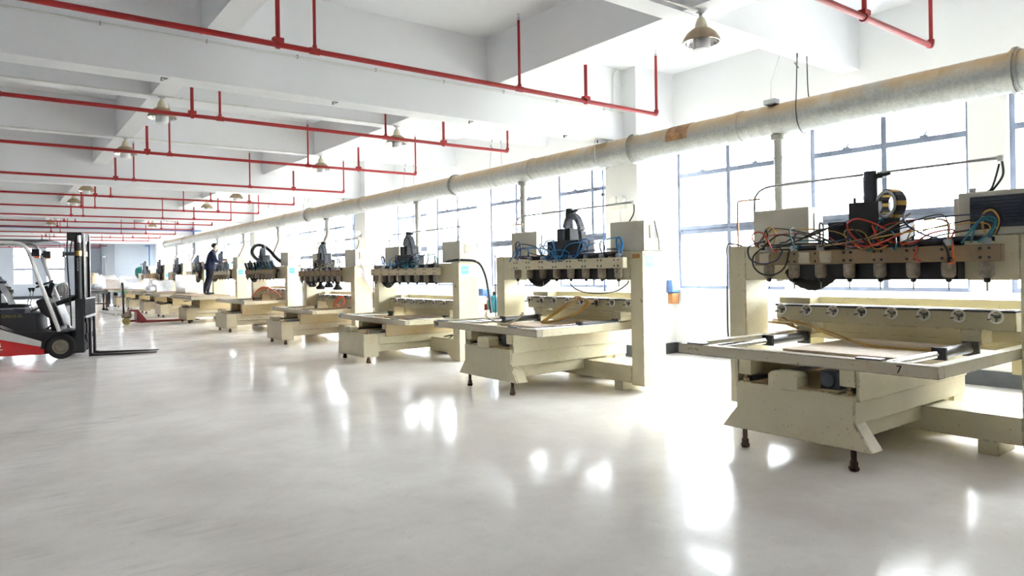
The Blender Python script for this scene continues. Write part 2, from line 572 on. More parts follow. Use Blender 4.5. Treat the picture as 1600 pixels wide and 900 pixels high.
# windows: one prototype, copied
def make_window():
    t = Thing('window_1', (0, 0, 0), kind='structure', local=True)
    Wd, f = 2.07, 0.055
    ym = Wd / 2
    x0, x1 = 0.0, 0.06
    zt1, zm0, zm1 = 3.10, 2.10, 2.24
    fr = MB()
    fr.box(x0, x1, 0, f, ZS, ZT).box(x0, x1, Wd - f, Wd, ZS, ZT)
    fr.box(x0, x1, f, Wd - f, ZS, ZS + f).box(x0, x1, f, Wd - f, ZT - f, ZT)
    t.part('window_frame', fr, 'frame')
    t.part('mullion', MB().box(x0, x1, ym - 0.035, ym + 0.035, ZS + f, ZT - f), 'frame')
    for a, b in ((f, ym - 0.035), (ym + 0.035, Wd - f)):
        t.part('transom', MB().box(x0 - 0.005, x1, a, b, zt1, zt1 + 0.075), 'frame')
        t.part('middle_rail', MB().box(x0, x1, a, b, zm0, zm0 + 0.055).box(x0 - 0.006, x1, a, b, zm0 + 0.075, zm1).box(0.02, 0.05, a, b, zm0, zm1), 'frame')
        for z0, z1 in ((ZS + f, zm0), (zm1, zt1), (zt1 + 0.075, ZT - f)):
            t.part('pane', MB().box(0.03, 0.036, a, b, z0, z1), 'glass')
        c = (a + b) / 2
        t.part('window_latch', MB().bar((-0.01, c - 0.05, zt1 + 0.085), (-0.01, c + 0.05, zt1 + 0.085), 0.03, 0.02).bar((-0.02, c, zt1 + 0.08), (-0.03, c - 0.05, zt1 + 0.14), 0.018, 0.018), 'frame')
    return t.o
proto = make_window()
for i, (a, b) in enumerate(spans):
    o = proto if i == 0 else copy_tree(proto)
    o.name = 'window_%d' % (i + 1)
    o.location = (XW + 0.09, a, 0)
    o.scale = (1, (b - a) / 2.07, 1)
for i, (a, b) in enumerate(ends):
    o = copy_tree(proto)
    o.name = 'window_%d' % (len(spans) + i + 1)
    o.location = (b, Y1 + 0.09, 0)
    o.rotation_euler = (0, 0, PI / 2)
    o.scale = (1, (b - a) / 2.07, 1.027)

# ================================================================== ceiling services
# red sprinkler pipes, one line per bay
def sprinkler():
    t = Thing('sprinkler_pipe', (0, 0, 0), local=True)
    z, r = 0.0, 0.028
    t.part('main_pipe', MB().cyl((-17.6, 0, z), (0, 0, z), r, n=10), 'red')
    t.part('elbow', MB().tube(smooth_path([(-0.05, 0, z), (-0.012, 0, z + 0.012), (0, 0, z + 0.06)], 4), 0.034, 10), 'red')
    xs = [0.0, -2.52, -5.13, -7.7, -10.3, -12.9, -15.5]
    for i, x in enumerate(xs):
        zt = 0.85
        p = t.part('riser', MB().cyl((x, 0, z), (x, 0, zt), 0.017 if x else 0.02, n=8), 'red')
        t.part('sprinkler_head', MB().cyl((x, 0, zt), (x, 0, zt + 0.035), 0.021, n=8).cyl((x, 0, zt + 0.035), (x, 0, zt + 0.075), 0.008, n=6).cyl((x, 0, zt + 0.075), (x, 0, zt + 0.082), 0.02, n=8), 'steel', p, 'steel sprinkler head')
        if i:
            t.part('tee', MB().cyl((x - 0.05, 0, z), (x + 0.05, 0, z), 0.036, n=10).cyl((x, 0, z), (x, 0, z + 0.06), 0.025, n=8), 'red')
    for x in (-1.40, -5.50, -9.7, -13.6):
        h = t.part('hanger', MB().cyl((x, 0, 0.03), (x, 0, 0.485), 0.023, n=8), 'red')
        t.part('clamp', MB().box(x - 0.05, x + 0.05, -0.035, 0.035, 0.02, 0.065).cyl((x - 0.018, 0, 0), (x + 0.018, 0, 0), 0.042, n=10), 'red', h)
    return t.o
sp0 = sprinkler()
spY = [3.05, 6.73, 10.37, 13.9, 17.95, 21.9, 25.6, 29.25, 32.3, 35.9, 40.0, 44.2, 47.9, 51.6, 55.9, 59.8]
for i, y in enumerate(spY):
    o = sp0 if i == 0 else copy_tree(sp0)
    o.location = (7.75 if y < 55 else 6.4, y, 3.75)
    where = ['at the top right corner', 'before the first big girder', 'behind the first deep girder', 'over the third machine', 'before the second girder', 'past the second girder', 'near the standing man', 'before the third girder'][i] if i < 8 else 'far back'
    tag(o, 'red sprinkler pipe across the ceiling, %s from camera, %s' % (ORD[i], where), 'pipe', 'red sprinkler pipes across the ceiling')

# lamps
def lamp():
    t = Thing('pendant_lamp', (0, 0, 0), local=True)
    t.part('ceiling_plate', MB().lathe((0, 0, 0), [(0.0, 0.0), (0.055, 0.0), (0.055, -0.012), (0.02, -0.03), (0.02, -0.06), (0, -0.06)], 14), 'steel')
    t.part('neck', MB().lathe((0, 0, 0), [(0, -0.05), (0.035, -0.055), (0.055, -0.10), (0.068, -0.16), (0.085, -0.17), (0.085, -0.175), (0, -0.175)], 16), 'ivory')
    sh = t.part('lamp_shade', MB().lathe((0, 0, 0), [(0.06, -0.165), (0.10, -0.18), (0.155, -0.225), (0.19, -0.28), (0.2, -0.32), (0.197, -0.32), (0.185, -0.28), (0.15, -0.228), (0.1, -0.19), (0.06, -0.172)], 24), 'lampshade')
    t.part('reflector', MB().lathe((0, 0, 0), [(0.06, -0.18), (0.1, -0.195), (0.146, -0.232), (0.18, -0.282), (0.192, -0.321), (0.188, -0.321), (0.176, -0.284), (0.14, -0.238), (0.09, -0.2), (0.06, -0.19)], 24), 'reflector', sh, 'mirror inside of the shade')
    fins = MB()
    for k in range(16):
        a = 2 * PI * k / 16
        fins.bar((0.075 * math.cos(a), 0.075 * math.sin(a), -0.20), (0.085 * math.cos(a), 0.085 * math.sin(a), -0.275), 0.02, 0.006)
    t.part('heat_sink', fins, 'greyc')
    t.part('bulb', MB().lathe((0, 0, 0), [(0, -0.21), (0.06, -0.21), (0.088, -0.275), (0.092, -0.37), (0.085, -0.395), (0.05, -0.41), (0, -0.412)], 20), 'bulb')
    return t.o
lp = lamp()
LAMPS = [(6.05, 4.62, 'largest, hanging at top right'), (2.06, 11.45, 'left row, nearest, crossed by a red pipe'), (6.0, 11.45, 'right ceiling row, above the second machine'),
         (2.08, 15.2, 'left ceiling row, second from camera'), (6.02, 15.2, 'right ceiling row, third from camera'), (2.08, 22.2, 'left row just past the second girder'), (6.05, 22.2, 'right row just past the second girder'),
         (2.08, 25.9, 'left row, fourth from camera'), (6.05, 25.9, 'right row, fifth from camera'), (2.06, 32.85, 'left row, fifth, far back'), (6.1, 32.85, 'right row, sixth, far back'),
         (2.06, 36.6, 'left row, sixth, far back'), (6.1, 36.6, 'right row, seventh, far back'), (2.06, 43.5, 'left row, farthest seen above the forklift'), (6.1, 43.5, 'right row, farthest')]
for i, (x, y, t) in enumerate(LAMPS):
    o = lp if i == 0 else copy_tree(lp)
    o.location = (x, y, 4.215)
    tag(o, 'tan dome pendant lamp with white bulb, ' + t, 'lamp', 'dome lamps under the ceiling beams')
# conduits along the beam bottoms that feed the lamps
for i, y in enumerate((4.62, 11.45, 15.2, 22.2, 25.9, 32.85, 36.6)):
    m = MB()
    m.cyl((XL, y - 0.01, 4.222), (5.98, y - 0.01, 4.222), 0.0125, n=6)
    t = Thing('cable_conduit', (6.0, y, 4.215), 'white cable conduit under a ceiling beam, %s of the lamp conduits' % ORD[i], 'conduit', 'lamp conduits under the beams')
    t.part('conduit_tube', m, 'conduit')
    cl = t.part('conduit_clip', MB().box(-0.02 + 5.2, 5.22, y - 0.055, y - 0.005, 4.205, 4.24), 'conduit')
    for k in range(1, 9):
        t.again(cl, (-0.95 * k, 0, 0))
t = Thing('cable_conduit', (8.4, 8.34, 4.2), 'thin white clipped conduit along the big girder face, rising at its right end', 'conduit')
t.part('conduit_tube', MB().tube(smooth_path([(XL, 8.335, 4.17), (-2, 8.335, 4.17), (3, 8.335, 4.18), (8.35, 8.335, 4.215), (8.46, 8.335, 4.24), (8.5, 8.335, 4.33), (8.5, 8.335, 4.7), (8.52, 8.335, 4.84), (8.6, 8.335, 4.94)], 5), 0.011, 6), 'conduit')
cl = t.part('conduit_clip', MB().box(8.27, 8.282, 8.322, 8.36, 4.195, 4.235), 'greyc')
for k in range(1, 8):
    t.again(cl, (-1.05 * k, 0, -0.006 * k))
# leftover anchor brackets on the girder bottom
for i, (x, y) in enumerate(((1.55, 8.45), (3.55, 8.45), (5.65, 8.45), (7.55, 8.5))):
    a = MB().box(x - 0.035, x + 0.035, y - 0.015, y + 0.015, 3.714, 3.72).box(x - 0.035, x - 0.029, y - 0.015, y + 0.015, 3.68, 3.72).bar((x - 0.032, y, 3.683), (x + 0.03, y, 3.715), 0.01, 0.006)
    solo('anchor_bracket', a, 'dsteel', 'small steel anchor bracket under the big girder, %s from the left' % ['first', 'second', 'third', 'fourth'][i], 'bracket', 'anchor brackets under the girder', org=(x, y, 3.72))

# extraction duct
DX, DZ, DR = 8.4, 3.46, 0.21
t = Thing('extraction_duct', (DX, 8, DZ), 'long dusty galvanised spiral duct running the whole length of the window wall', 'duct')
def ductpipe(ya, yb):
    m = MB()
    pts, rad = [], []
    y = ya
    step = 0.17 if ya < 24 else 0.5
    while y < yb - 1e-6:
        for dy, dr in ((0, 0), (step * 0.88, 0), (step * 0.92, 0.002), (step * 0.96, 0.002)):
            if y + dy < yb:
                pts.append((DX, y + dy, DZ))
                rad.append(DR + dr)
        y += step
    pts.append((DX, yb, DZ))
    rad.append(DR)
    return m.tube(pts, rad, 28)
joints = [-3.0, 2.5, 5.75, 7.75, 10.4, 13.2, 15.6, 18.0, 22.2, 24.6, 32, 40.8, 45.7]
for a, b in zip(joints[:-1], joints[1:]):
    t.part('duct_section', ductpipe(a, b), 'galv')
for y in joints[1:-1]:
    m = MB().tube([(DX, y - 0.045, DZ), (DX, y + 0.045, DZ)], DR + 0.012, 28)
    if y in (2.5, 7.75, 13.2, 22.2):
        m.tube([(DX, y - 0.012, DZ), (DX, y + 0.012, DZ)], DR + 0.04, 28)
        for k in range(10):
            a = 2 * PI * k / 10
            m.cyl((DX + (DR + 0.026) * math.cos(a), y - 0.025, DZ + (DR + 0.026) * math.sin(a)), (DX + (DR + 0.026) * math.cos(a), y + 0.025, DZ + (DR + 0.026) * math.sin(a)), 0.008, n=6)
    t.part('joint_collar', m, 'galv')
t.part('end_cap', MB().lathe((DX, 45.7, DZ), [(0, 0), (0.235, 0), (0.25, 0.15), (0.22, 0.3), (0, 0.3)], 24, (0, 1, 0)), 'galv')
pv, pf, NA = [], [], 14
for yy in (6.55, 6.95):
    for k in range(NA + 1):
        for rr_ in (DR - 0.002, DR + 0.006):
            a_ = math.radians(60 + 130 * k / NA)
            pv.append((DX + rr_ * math.cos(a_), yy, DZ + rr_ * math.sin(a_)))
nn = 2 * (NA + 1)
for k in range(NA):
    i_ = 2 * k
    pf += [(i_, i_ + 2, i_ + 3, i_ + 1), (nn + i_, nn + i_ + 1, nn + i_ + 3, nn + i_ + 2), (i_ + 1, i_ + 3, nn + i_ + 3, nn + i_ + 1), (i_, nn + i_, nn + i_ + 2, i_ + 2)]
t.part('patch_plate', MB().add(pv, pf), 'rustp', label='rust stained patch over the duct')
# drops from the duct
for i, (y, bent) in enumerate(((5.19, 0), (10.75, 0), (15.0, 0), (20.8, 1), (25.4, 1), (29.8, 1), (34.0, 1), (38.5, 1), (43.0, 1))):
    if bent:
        path = smooth_path([(DX, y, DZ - DR), (DX, y, 3.0), (DX - 0.02, y - 0.05, 2.7), (DX - 0.25, y - 0.1, 2.2), (DX - 0.4, y - 0.1, 1.7), (DX - 0.4, y - 0.1, 1.3)], 5)
    else:
        path = [(DX, y, DZ - DR), (DX, y, 1.3)]
    p = t.part('drop_pipe', MB().tube(path, 0.062, 14), 'galv')
    t.part('drop_flange', MB().cyl((DX, y, DZ - DR - 0.06), (DX, y, DZ - DR + 0.01), 0.10, n=16).box(DX - 0.02, DX + 0.28, y - 0.012, y + 0.012, DZ - DR - 0.04, DZ - DR - 0.02), 'galv', p)
    t.part('pipe_collar', MB().cyl((DX, y, 2.93), (DX, y, 2.96), 0.078, n=14), 'galv', p)
# hanger wires of the duct
hw = [(4.83, 4.235, 1), (8.5, 3.72, 1), (11.6, 4.235, 0), (15.35, 4.235, 0), (19.2, 3.72, 1), (22.3, 4.235, 0), (26.05, 4.235, 0), (33, 4.235, 0)]
for i, (y, zt, dark) in enumerate(hw):
    wt = Thing('duct_hanger', (DX, y, zt), 'thin wire hanger looped round the duct, %s along it' % ORD[i], 'wire', 'wire hangers of the duct')
    ma = 'cable' if i == 0 else 'greyc'
    wt.part('wire', MB().tube(smooth_path([(DX - 0.13, y, zt), (DX - 0.2, y - 0.02, DZ + 0.25), (DX - 0.232, y - 0.03, DZ + 0.02), (DX - 0.17, y - 0.02, DZ - 0.155), (DX, y, DZ - 0.235), (DX + 0.17, y, DZ - 0.155), (DX + 0.232, y, DZ), (DX + 0.19, y, DZ + 0.18), (DX + 0.1, y - 0.01, DZ + 0.3), (DX + 0.1, y, zt)], 5), 0.007 if i == 0 else 0.005, 6), ma)
    wt.part('anchor', MB().cyl((DX - 0.13, y, zt), (DX - 0.13, y, zt - 0.06), 0.012, n=6).cyl((DX + 0.1, y, zt), (DX + 0.1, y, zt - 0.06), 0.012, n=6).bar((DX - 0.15, y - 0.03, zt - 0.2), (DX - 0.16, y + 0.02, zt - 0.12), 0.012, 0.012), 'dsteel')
wt = Thing('duct_hanger', (7.95, 4.85, 4.235), 'single pale wire dropping onto the duct beside the dark looped hanger', 'wire')
wt.part('wire', MB().tube([(7.95, 4.85, 4.235), (8.1, 5.1, 3.9), (8.25, 5.2, DZ + 0.21)], 0.004, 5), 'greyc')
wt.part('anchor', MB().box(8.2, 8.32, 5.12, 5.28, DZ + 0.19, DZ + 0.25), 'greyc')

# blue compressed air pipe on the far girder with its drop
t = Thing('air_pipe', (8.68, 40.0, 0), 'blue air pipe along the far girder dropping down a column', 'pipe')
t.part('pipe_run', MB().tube(smooth_path([(XL + 0.05, 40.2, 4.0), (0, 40.2, 4.0), (8.4, 40.2, 3.98), (8.6, 40.15, 3.95), (8.66, 40.05, 3.8), (8.66, 40.05, 0.0)], 5), 0.05, 8), 'pipeb')
t.part('valve', MB().box(8.6, 8.76, 40.0, 40.2, 2.9, 3.05), 'dsteel')
t = Thing('air_pipe', (8.9, 54.6, 0), 'blue vertical pipe on the far partition wall right of the green tank', 'pipe')
t.part('pipe_run', MB().tube(smooth_path([(8.6, 54.6, 3.72), (8.75, 54.6, 3.72), (8.86, 54.6, 3.66), (8.88, 54.6, 3.5), (8.88, 54.6, 0.0)], 4), 0.055, 8), 'pipeb')
for i, c in enumerate((8.43, 19.13)):
    t = Thing('air_pipe', (8.72, c + 0.46, 0), 'thin blue riser pipe with valve on the far side of the %s column' % ORD[i], 'pipe')
    t.part('pipe_run', MB().cyl((8.78, c + 0.47, 0.0), (8.78, c + 0.47, 3.3), 0.016, n=8), 'pipeb')
    t.part('valve', MB().cyl((8.75, c + 0.47, 2.85), (8.81, c + 0.47, 2.85), 0.032, n=8), 'dsteel')
    t = Thing('emergency_light', (8.75, c + 0.02, 2.6), 'white twin-head emergency light on the %s wall column' % ORD[i], 'light', 'emergency lights on the columns')
    yc = c + 0.02
    t.part('housing', MB().box(8.68, 8.75, yc - 0.15, yc + 0.15, 2.55, 2.62), 'whiteh', bev=0.01)
    for q in (-0.085, 0.085):
        t.part('lamp_head', MB().lathe((8.70, yc + q, 2.70), [(0, -0.05), (0.05, -0.04), (0.075, 0.0), (0.075, 0.05), (0, 0.06)], 14, (-1, 0, 0.1)), 'bulb')
    t.part('cord', MB().tube([(8.74, yc, 2.55), (8.74, yc, 2.32)], 0.006, 5), 'whiteh')
    t.part('socket', MB().box(8.735, 8.75, yc - 0.04, yc + 0.04, 2.24, 2.33), 'whiteh')
t = Thing('wall_box', (9.55, 8.05, 0.88), 'small blue and orange box on the wall column right of the second machine', 'box')
t.part('housing', MB().box(9.46, 9.68, 7.93, 8.05, 1.08, 1.3), 'pipeb', bev=0.01)
t.part('lower_tray', MB().box(9.48, 9.66, 7.94, 8.05, 0.88, 1.06), 'copper', bev=0.01)
t.part('cover', MB().box(9.49, 9.65, 7.92, 7.93, 1.13, 1.26), 'film')
# ================================================================== carving machines
XB = 4.95          # front face of every machine base
XG = 6.2           # front face of every gantry
def hose(t, name, pts, r, mat, n=6, seg=6, parent=None):
    return t.part(name, MB().tube(smooth_path(pts, seg), r, n), mat, parent)

def bolts(pts, ax, r=0.011, l=0.006):
    m = MB()
    for p in pts:
        q = list(p)
        q[ax] -= l
        m.cyl(p, q, r, n=6)
    return m

def machine(no, yc, Wg, zt, base, frame, plate, P, label, style='eight', pal=('blue',), boxes=True, table=None, n_sp=8, seed=1, nhose=14):
    rnd = random.Random(seed)
    t = Thing('carving_machine', (XB, yc, 0), label, 'machine', 'carving machines along the window wall')
    ya, yb = yc - Wg / 2, yc + Wg / 2
    b0, b1 = base[1], base[2]
    # ---- base
    bz0, bz1 = (0.16, 0.55) if base[0] == 'flare' else (0.10, 0.485)
    if base[0] == 'flare':
        m = MB()
        fl = 0.125
        prof = [(b0 - fl, bz0), (b1 + fl + 0.02, bz0), (b1, 0.34), (b1, bz1), (b0, bz1), (b0, 0.34)]
        m.prism(prof, 'x', XB, XB + 0.02)
        m.prism([(b0 - fl, bz0), (b0 - fl + 0.02, bz0), (b0 + 0.015, 0.335), (b0 + 0.015, 0.35), (b0, 0.345)], 'x', XB + 0.02, XB + 0.17)
        m.prism([(b1 + fl + 0.02, bz0), (b1 + fl, bz0), (b1 - 0.015, 0.335), (b1 - 0.015, 0.35), (b1, 0.345)], 'x', XB + 0.02, XB + 0.17)
        t.part('base_front_plate', m, P, bev=0.004)
        t.part('base', MB().box(XB + 0.02, 6.95, b0, b1, 0.34, bz1).box(XB + 0.02, 6.95, b0 + 0.06, b1 - 0.06, 0.2, 0.335), P, bev=0.006)
        t.part('base_rear_foot', MB().box(6.75, 6.95, b0 + 0.02, b1 - 0.02, 0.0, 0.335), P)
    else:
        t.part('base', MB().box(XB + 0.22, 6.95, b0, b1, 0.30, bz1).box(XB + 0.22, 6.95, b0 + 0.05, b1 - 0.05, 0.17, 0.295), P, bev=0.006)
        t.part('base_front_box', MB().box(XB - 0.05, XB + 0.22, b0 - 0.01, b1 + 0.01, bz0, bz1), P, bev=0.006)
        t.part('base_rear_foot', MB().box(6.75, 6.95, b0 + 0.02, b1 - 0.02, 0.0, 0.165), P)
    lx, l0, l1 = XB + 0.05, b0 + 0.03, b1 - 0.04
    lg = t.part('leveling_foot', MB().cyl((lx, l0, 0.06), (lx, l0, bz0 + 0.02), 0.02, n=10).lathe((lx, l0, 0), [(0, 0), (0.03, 0), (0.038, 0.012), (0.038, 0.03), (0.03, 0.035), (0.03, 0.07), (0, 0.07)], 6), 'brown')
    t.again(lg, (0, l1 - l0, 0))
    # way bolts, drive motor and cover on the base
    for yy in (b0 + 0.05, b1 - 0.06):
        t.part('jacking_bolt', MB().cyl((XB + 0.05, yy, bz1), (XB + 0.05, yy, bz1 + 0.035), 0.025, n=8).cyl((XB + 0.05, yy, bz1 + 0.035), (XB + 0.05, yy, bz1 + 0.06), 0.016, n=6), 'rusty')
    cy = (b0 + b1) / 2 + 0.07
    if base[0] == 'flare':
        cov = [(cy - 0.125, bz1 - 0.02), (cy + 0.125, bz1 - 0.02), (cy + 0.125, bz1 + 0.09), (cy + 0.095, bz1 + 0.12), (cy - 0.095, bz1 + 0.12), (cy - 0.125, bz1 + 0.09)]
        t.part('screw_cover', MB().prism(cov, 'x', XB - 0.004, XB + 0.16), P, bev=0.004)
        t.part('drive_motor', MB().box(XB + 0.12, XB + 0.35, cy - 0.4, cy - 0.24, bz1 + 0.01, bz1 + 0.15).cyl((XB + 0.10, cy - 0.31, bz1 + 0.08), (XB + 0.12, cy - 0.31, bz1 + 0.08), 0.06), 'darkblue', bev=0.01)
    else:
        t.part('screw_cover', MB().box(XB - 0.045, XB + 0.12, cy - 0.02, cy + 0.25, bz1, bz1 + 0.10), P, bev=0.02)
    t.part('way_cover', MB().box(XB + 0.02, 6.9, b0 + 0.12, b1 - 0.12, bz1, bz1 + 0.012), 'rusty')
    for yy in (b0 + 0.06, b1 - 0.1):
        t.part('guide_rail', MB().box(XB + 0.08, 6.9, yy, yy + 0.04, bz1, bz1 + 0.04), 'dsteel')
    # ---- saddle under the bed
    fz, fx0, f0, f1 = frame[2], frame[3], frame[0], frame[1]
    sx = XB + 0.03 if base[0] == 'flare' else XB + 0.35
    PS = P if base[0] == 'flare' else 'rusty'
    sz0, sz1 = (bz1 - 0.04, fz - 0.13) if base[0] == 'flare' else (bz1 - 0.06, fz - 0.085)
    t.part('saddle_side', MB().box(sx, 6.9, b0 - 0.03, b0 - 0.005, sz0, fz - 0.087), PS, bev=0.003)
    t.part('saddle_side', MB().box(sx, 6.9, b1 + 0.005, b1 + 0.03, sz0, fz - 0.087), PS, bev=0.003)
    t.part('saddle_top', MB().box(sx + 0.05, 6.9, b0 - 0.005, b1 + 0.005, fz - 0.10, fz - 0.087), PS)
    t.part('bearing_block', MB().box(sx, sx + 0.16, b0, b0 + 0.12, bz1 + 0.06, fz - 0.10), P, bev=0.008)
    t.part('bearing_block', MB().box(sx, sx + 0.16, b1 - 0.12, b1, bz1 + 0.06, fz - 0.10), P, bev=0.008)
    # ---- bed
    PF = 'worn'
    fr = 6.12 if table else 6.72
    if table:
        t.part('bed_table', MB().box(fx0, fr, f0, f1, fz - 0.085, fz), PF, bev=0.006)
        holes = MB()
        for k in range(14):
            yy = f0 + (f1 - f0) * (k + 0.5) / 14
            holes.cyl((fx0 - 0.002, yy, fz - 0.04), (fx0 + 0.01, yy, fz - 0.04), 0.018, n=8)
        hp = t.part('bed_holes', holes, 'black')
        hp['kind'] = 'stuff'
        t.part('work_board', MB().box(fx0 + 0.06, fr - 0.1, f0 + 0.25, f1 - 0.12, fz, fz + 0.035), table)
    else:
        fw_ = 0.085
        t.part('bed_front_beam', MB().box(fx0, fx0 + fw_, f0, f1, fz - 0.085, fz), PF, bev=0.005)
        t.part('bed_side_beam', MB().box(fx0 + fw_, fr, f0, f0 + fw_, fz - 0.085, fz), P, bev=0.005)
        t.part('bed_side_beam', MB().box(fx0 + fw_, fr, f1 - fw_, f1, fz - 0.085, fz), P, bev=0.005)
        t.part('bed_rear_beam', MB().box(fr, fr + fw_, f0, f1, fz - 0.085, fz), P, bev=0.005)
        t.part('bed_board', MB().box(fx0 + 0.72, fr, f0 + 0.5, f1 - 0.55, fz - 0.083, fz - 0.06), 'ply')
        for s, yy in ((1, f0 + 0.38), (-1, f1 - 0.24)):
            zz = fz - 0.035
            t.part('guide_rod', MB().cyl((fx0 + fw_, yy, zz), (6.36, yy, zz), 0.027, n=14), 'rod')
            t.part('rod_bellows', MB().cyl((fx0 + 1.0, yy, zz), (6.34, yy, zz), 0.042, n=14), 'dsteel')
            t.part('rod_stop', MB().box(fx0 + 0.97, fx0 + 1.0, yy - 0.05, yy + 0.05, zz - 0.045, zz + 0.05), 'black')
            t.part('rod_end_block', MB().box(fx0 + 0.005, fx0 + 0.08, yy - 0.02, yy + 0.15, fz, fz + 0.014), 'dsteel')
            t.part('rod_flange', MB().box(6.34, 6.37, yy - 0.06, yy + 0.06, zz - 0.07, zz + 0.05).cyl((6.31, yy, zz), (6.34, yy, zz), 0.05, n=16), 'dsteel')
            t.part('rotary_bracket', MB().box(6.37, 6.6, yy - 0.07, yy + 0.08, fz - 0.01, fz + 0.05).box(6.37, 6.4, yy - 0.07, yy + 0.08, fz + 0.05, fz + 0.11).box(6.4, 6.6, yy - 0.07, yy - 0.05, fz + 0.05, fz + 0.11).box(6.4, 6.6, yy + 0.05, yy + 0.08, fz + 0.05, fz + 0.11), P)
    # ---- gantry
    cw, cd = 0.2, 0.4
    cz0 = 0.09 if base[0] == 'flare' else 0.0
    bzt = zt - 0.35
    if base[0] == 'flare':
        for yy in (ya, yb - cw):
            t.part('gantry_column', MB().box(XG, XG + cd, yy, yy + cw, cz0, zt), P, bev=0.008)
        t.part('stretcher', MB().box(XG, XG + cd, ya + cw, yb - cw, cz0 + 0.02, 0.32), P, bev=0.006)
        for yy in (ya + 0.36, yb - 0.5):
            t.part('foot_block', MB().box(XG + 0.0, XG + 0.36, yy, yy + 0.14, 0, cz0 + 0.02), P, bev=0.004)
    else:
        for yy, s in ((ya, 1), (yb, -1)):
            p = [(yy, 0.0), (yy + s * 0.22, 0.0), (yy + s * 0.5, 0.17), (yy + s * 0.5, 0.36), (yy + s * cw, 0.36), (yy + s * cw, zt), (yy, zt)]
            t.part('gantry_column', MB().prism(p, 'x', XG, XG + cd), P, bev=0.008)
        t.part('stretcher', MB().box(XG + 0.003, XG + cd, ya + 0.5, yb - 0.5, 0.17, 0.36), P)
    t.part('gantry_beam', MB().box(XG + 0.002, XG + cd - 0.02, ya + cw, yb - cw, bzt, zt - 0.005), P, bev=0.006)
    # ---- cross slide with spindles
    p0, p1 = plate
    px = 5.99
    zp0, zp1 = zt - 0.205, zt - 0.075
    PP = 'tan' if style in ('dusty', 'many') or no == 0 else ('beige' if no == 2 else P)
    t.part('carriage', MB().box(px + 0.075, XG, p0 + 0.32, p1 - 0.36, bzt + 0.005, zt - 0.03), 'black')
    pl = t.part('spindle_plate', MB().box(px, px + 0.075, p0, p1, zp0, zp1), PP, bev=0.006)
    n = n_sp
    ys = [p0 + 0.11 + (p1 - p0 - 0.24) * i / (n - 1) for i in range(n)]
    t.part('plate_bolts', bolts([(px, y + d, z) for y in ys for d in (-0.03, 0.03) for z in (zp0 + 0.03, zp1 - 0.03)], 0), 'black', pl, kind='stuff')
    if no == 0:
        for y in (ys[-1] + 0.02, ys[-2] - 0.13, ys[-3] - 0.07):
            t.part('clamp_plate', MB().box(px - 0.012, px, y - 0.055, y + 0.055, zp0 + 0.01, zp1 - 0.01), 'worn')
    sp_src = None
    for i, y in enumerate(ys):
        if sp_src is None:
            xx = px + 0.04
            s_ = MB().lathe((xx, y, 0), [(0, zp0 - 0.125), (0.035, zp0 - 0.125), (0.042, zp0 - 0.11), (0.05, zp0 - 0.108), (0.052, zp0 - 0.01), (0.05, zp0), (0, zp0)], 16)
            sp_src = t.part('spindle', s_, 'spindle')
            t.part('collet', MB().lathe((xx, y, 0), [(0, zp0 - 0.16), (0.014, zp0 - 0.16), (0.022, zp0 - 0.15), (0.022, zp0 - 0.125), (0, zp0 - 0.125)], 10), 'black', sp_src)
            t.part('cutter', MB().cyl((xx, y, zp0 - 0.225), (xx, y, zp0 - 0.16), 0.006, n=6), 'dsteel', sp_src)
            if style != 'many':
                t.part('spindle_cap', MB().lathe((xx, y, 0), [(0, zp1 + 0.05), (0.03, zp1 + 0.05), (0.036, zp1 + 0.03), (0.036, zp1 - 0.01), (0, zp1 - 0.01)], 12).cyl((xx, y, zp1 + 0.05), (xx, y, zp1 + 0.08), 0.01, n=6), 'greyc', sp_src)
            else:
                t.part('spindle_cap', MB().cyl((xx, y, zp1 - 0.01), (xx - 0.05, y + 0.06, zp1 + 0.20), 0.036, n=10), 'black', sp_src)
        else:
            t.again(sp_src, (0, y - ys[0], 0))
    # dust hose slung below the carriage
    yq = p1 - 0.5
    t.part('dust_hose', MB().tube(smooth_path([(6.12, yq + 0.2, zp0 - 0.05), (6.1, yq + 0.13, zp0 - 0.13), (6.1, yq - 0.03, zp0 - 0.19), (6.1, yq - 0.17, zp0 - 0.14), (6.12, yq - 0.27, zp0 - 0.05)], 6), [0.05 + 0.006 * (k % 2) for k in range(25)], 12), 'rubber')
    # ---- head drive: slide box, motor, cable chain
    hy = (p0 + p1) / 2 + (0.0 if no else 0.0)
    hz = zt - 0.07
    t.part('head_box', MB().box(6.02, 6.3, hy - 0.31, hy + 0.31, hz, hz + 0.24).box(6.04, 6.28, hy - 0.13, hy + 0.13, hz + 0.24, hz + 0.40), 'black', bev=0.006)
    mo = t.part('drive_motor', MB().lathe((6.14, hy - 0.02, 0), [(0, hz + 0.40), (0.055, hz + 0.40), (0.06, hz + 0.42), (0.06, hz + 0.62), (0.054, hz + 0.63), (0.054, hz + 0.67), (0, hz + 0.672)], 20), 'darkblue')
    t.part('motor_flange', MB().box(6.08, 6.2, hy - 0.075, hy + 0.035, hz + 0.28, hz + 0.40), 'tan', mo)
    t.part('motor_plug', MB().box(6.10, 6.16, hy - 0.14, hy - 0.07, hz + 0.60, hz + 0.64).bar((6.12, hy - 0.1, hz + 0.62), (6.12, hy - 0.2, hz + 0.63), 0.03, 0.025), 'black', mo)
    t.part('back_fin', MB().box(6.2, 6.23, hy + 0.14, hy + 0.165, hz + 0.24, hz + 0.46), 'dsteel')
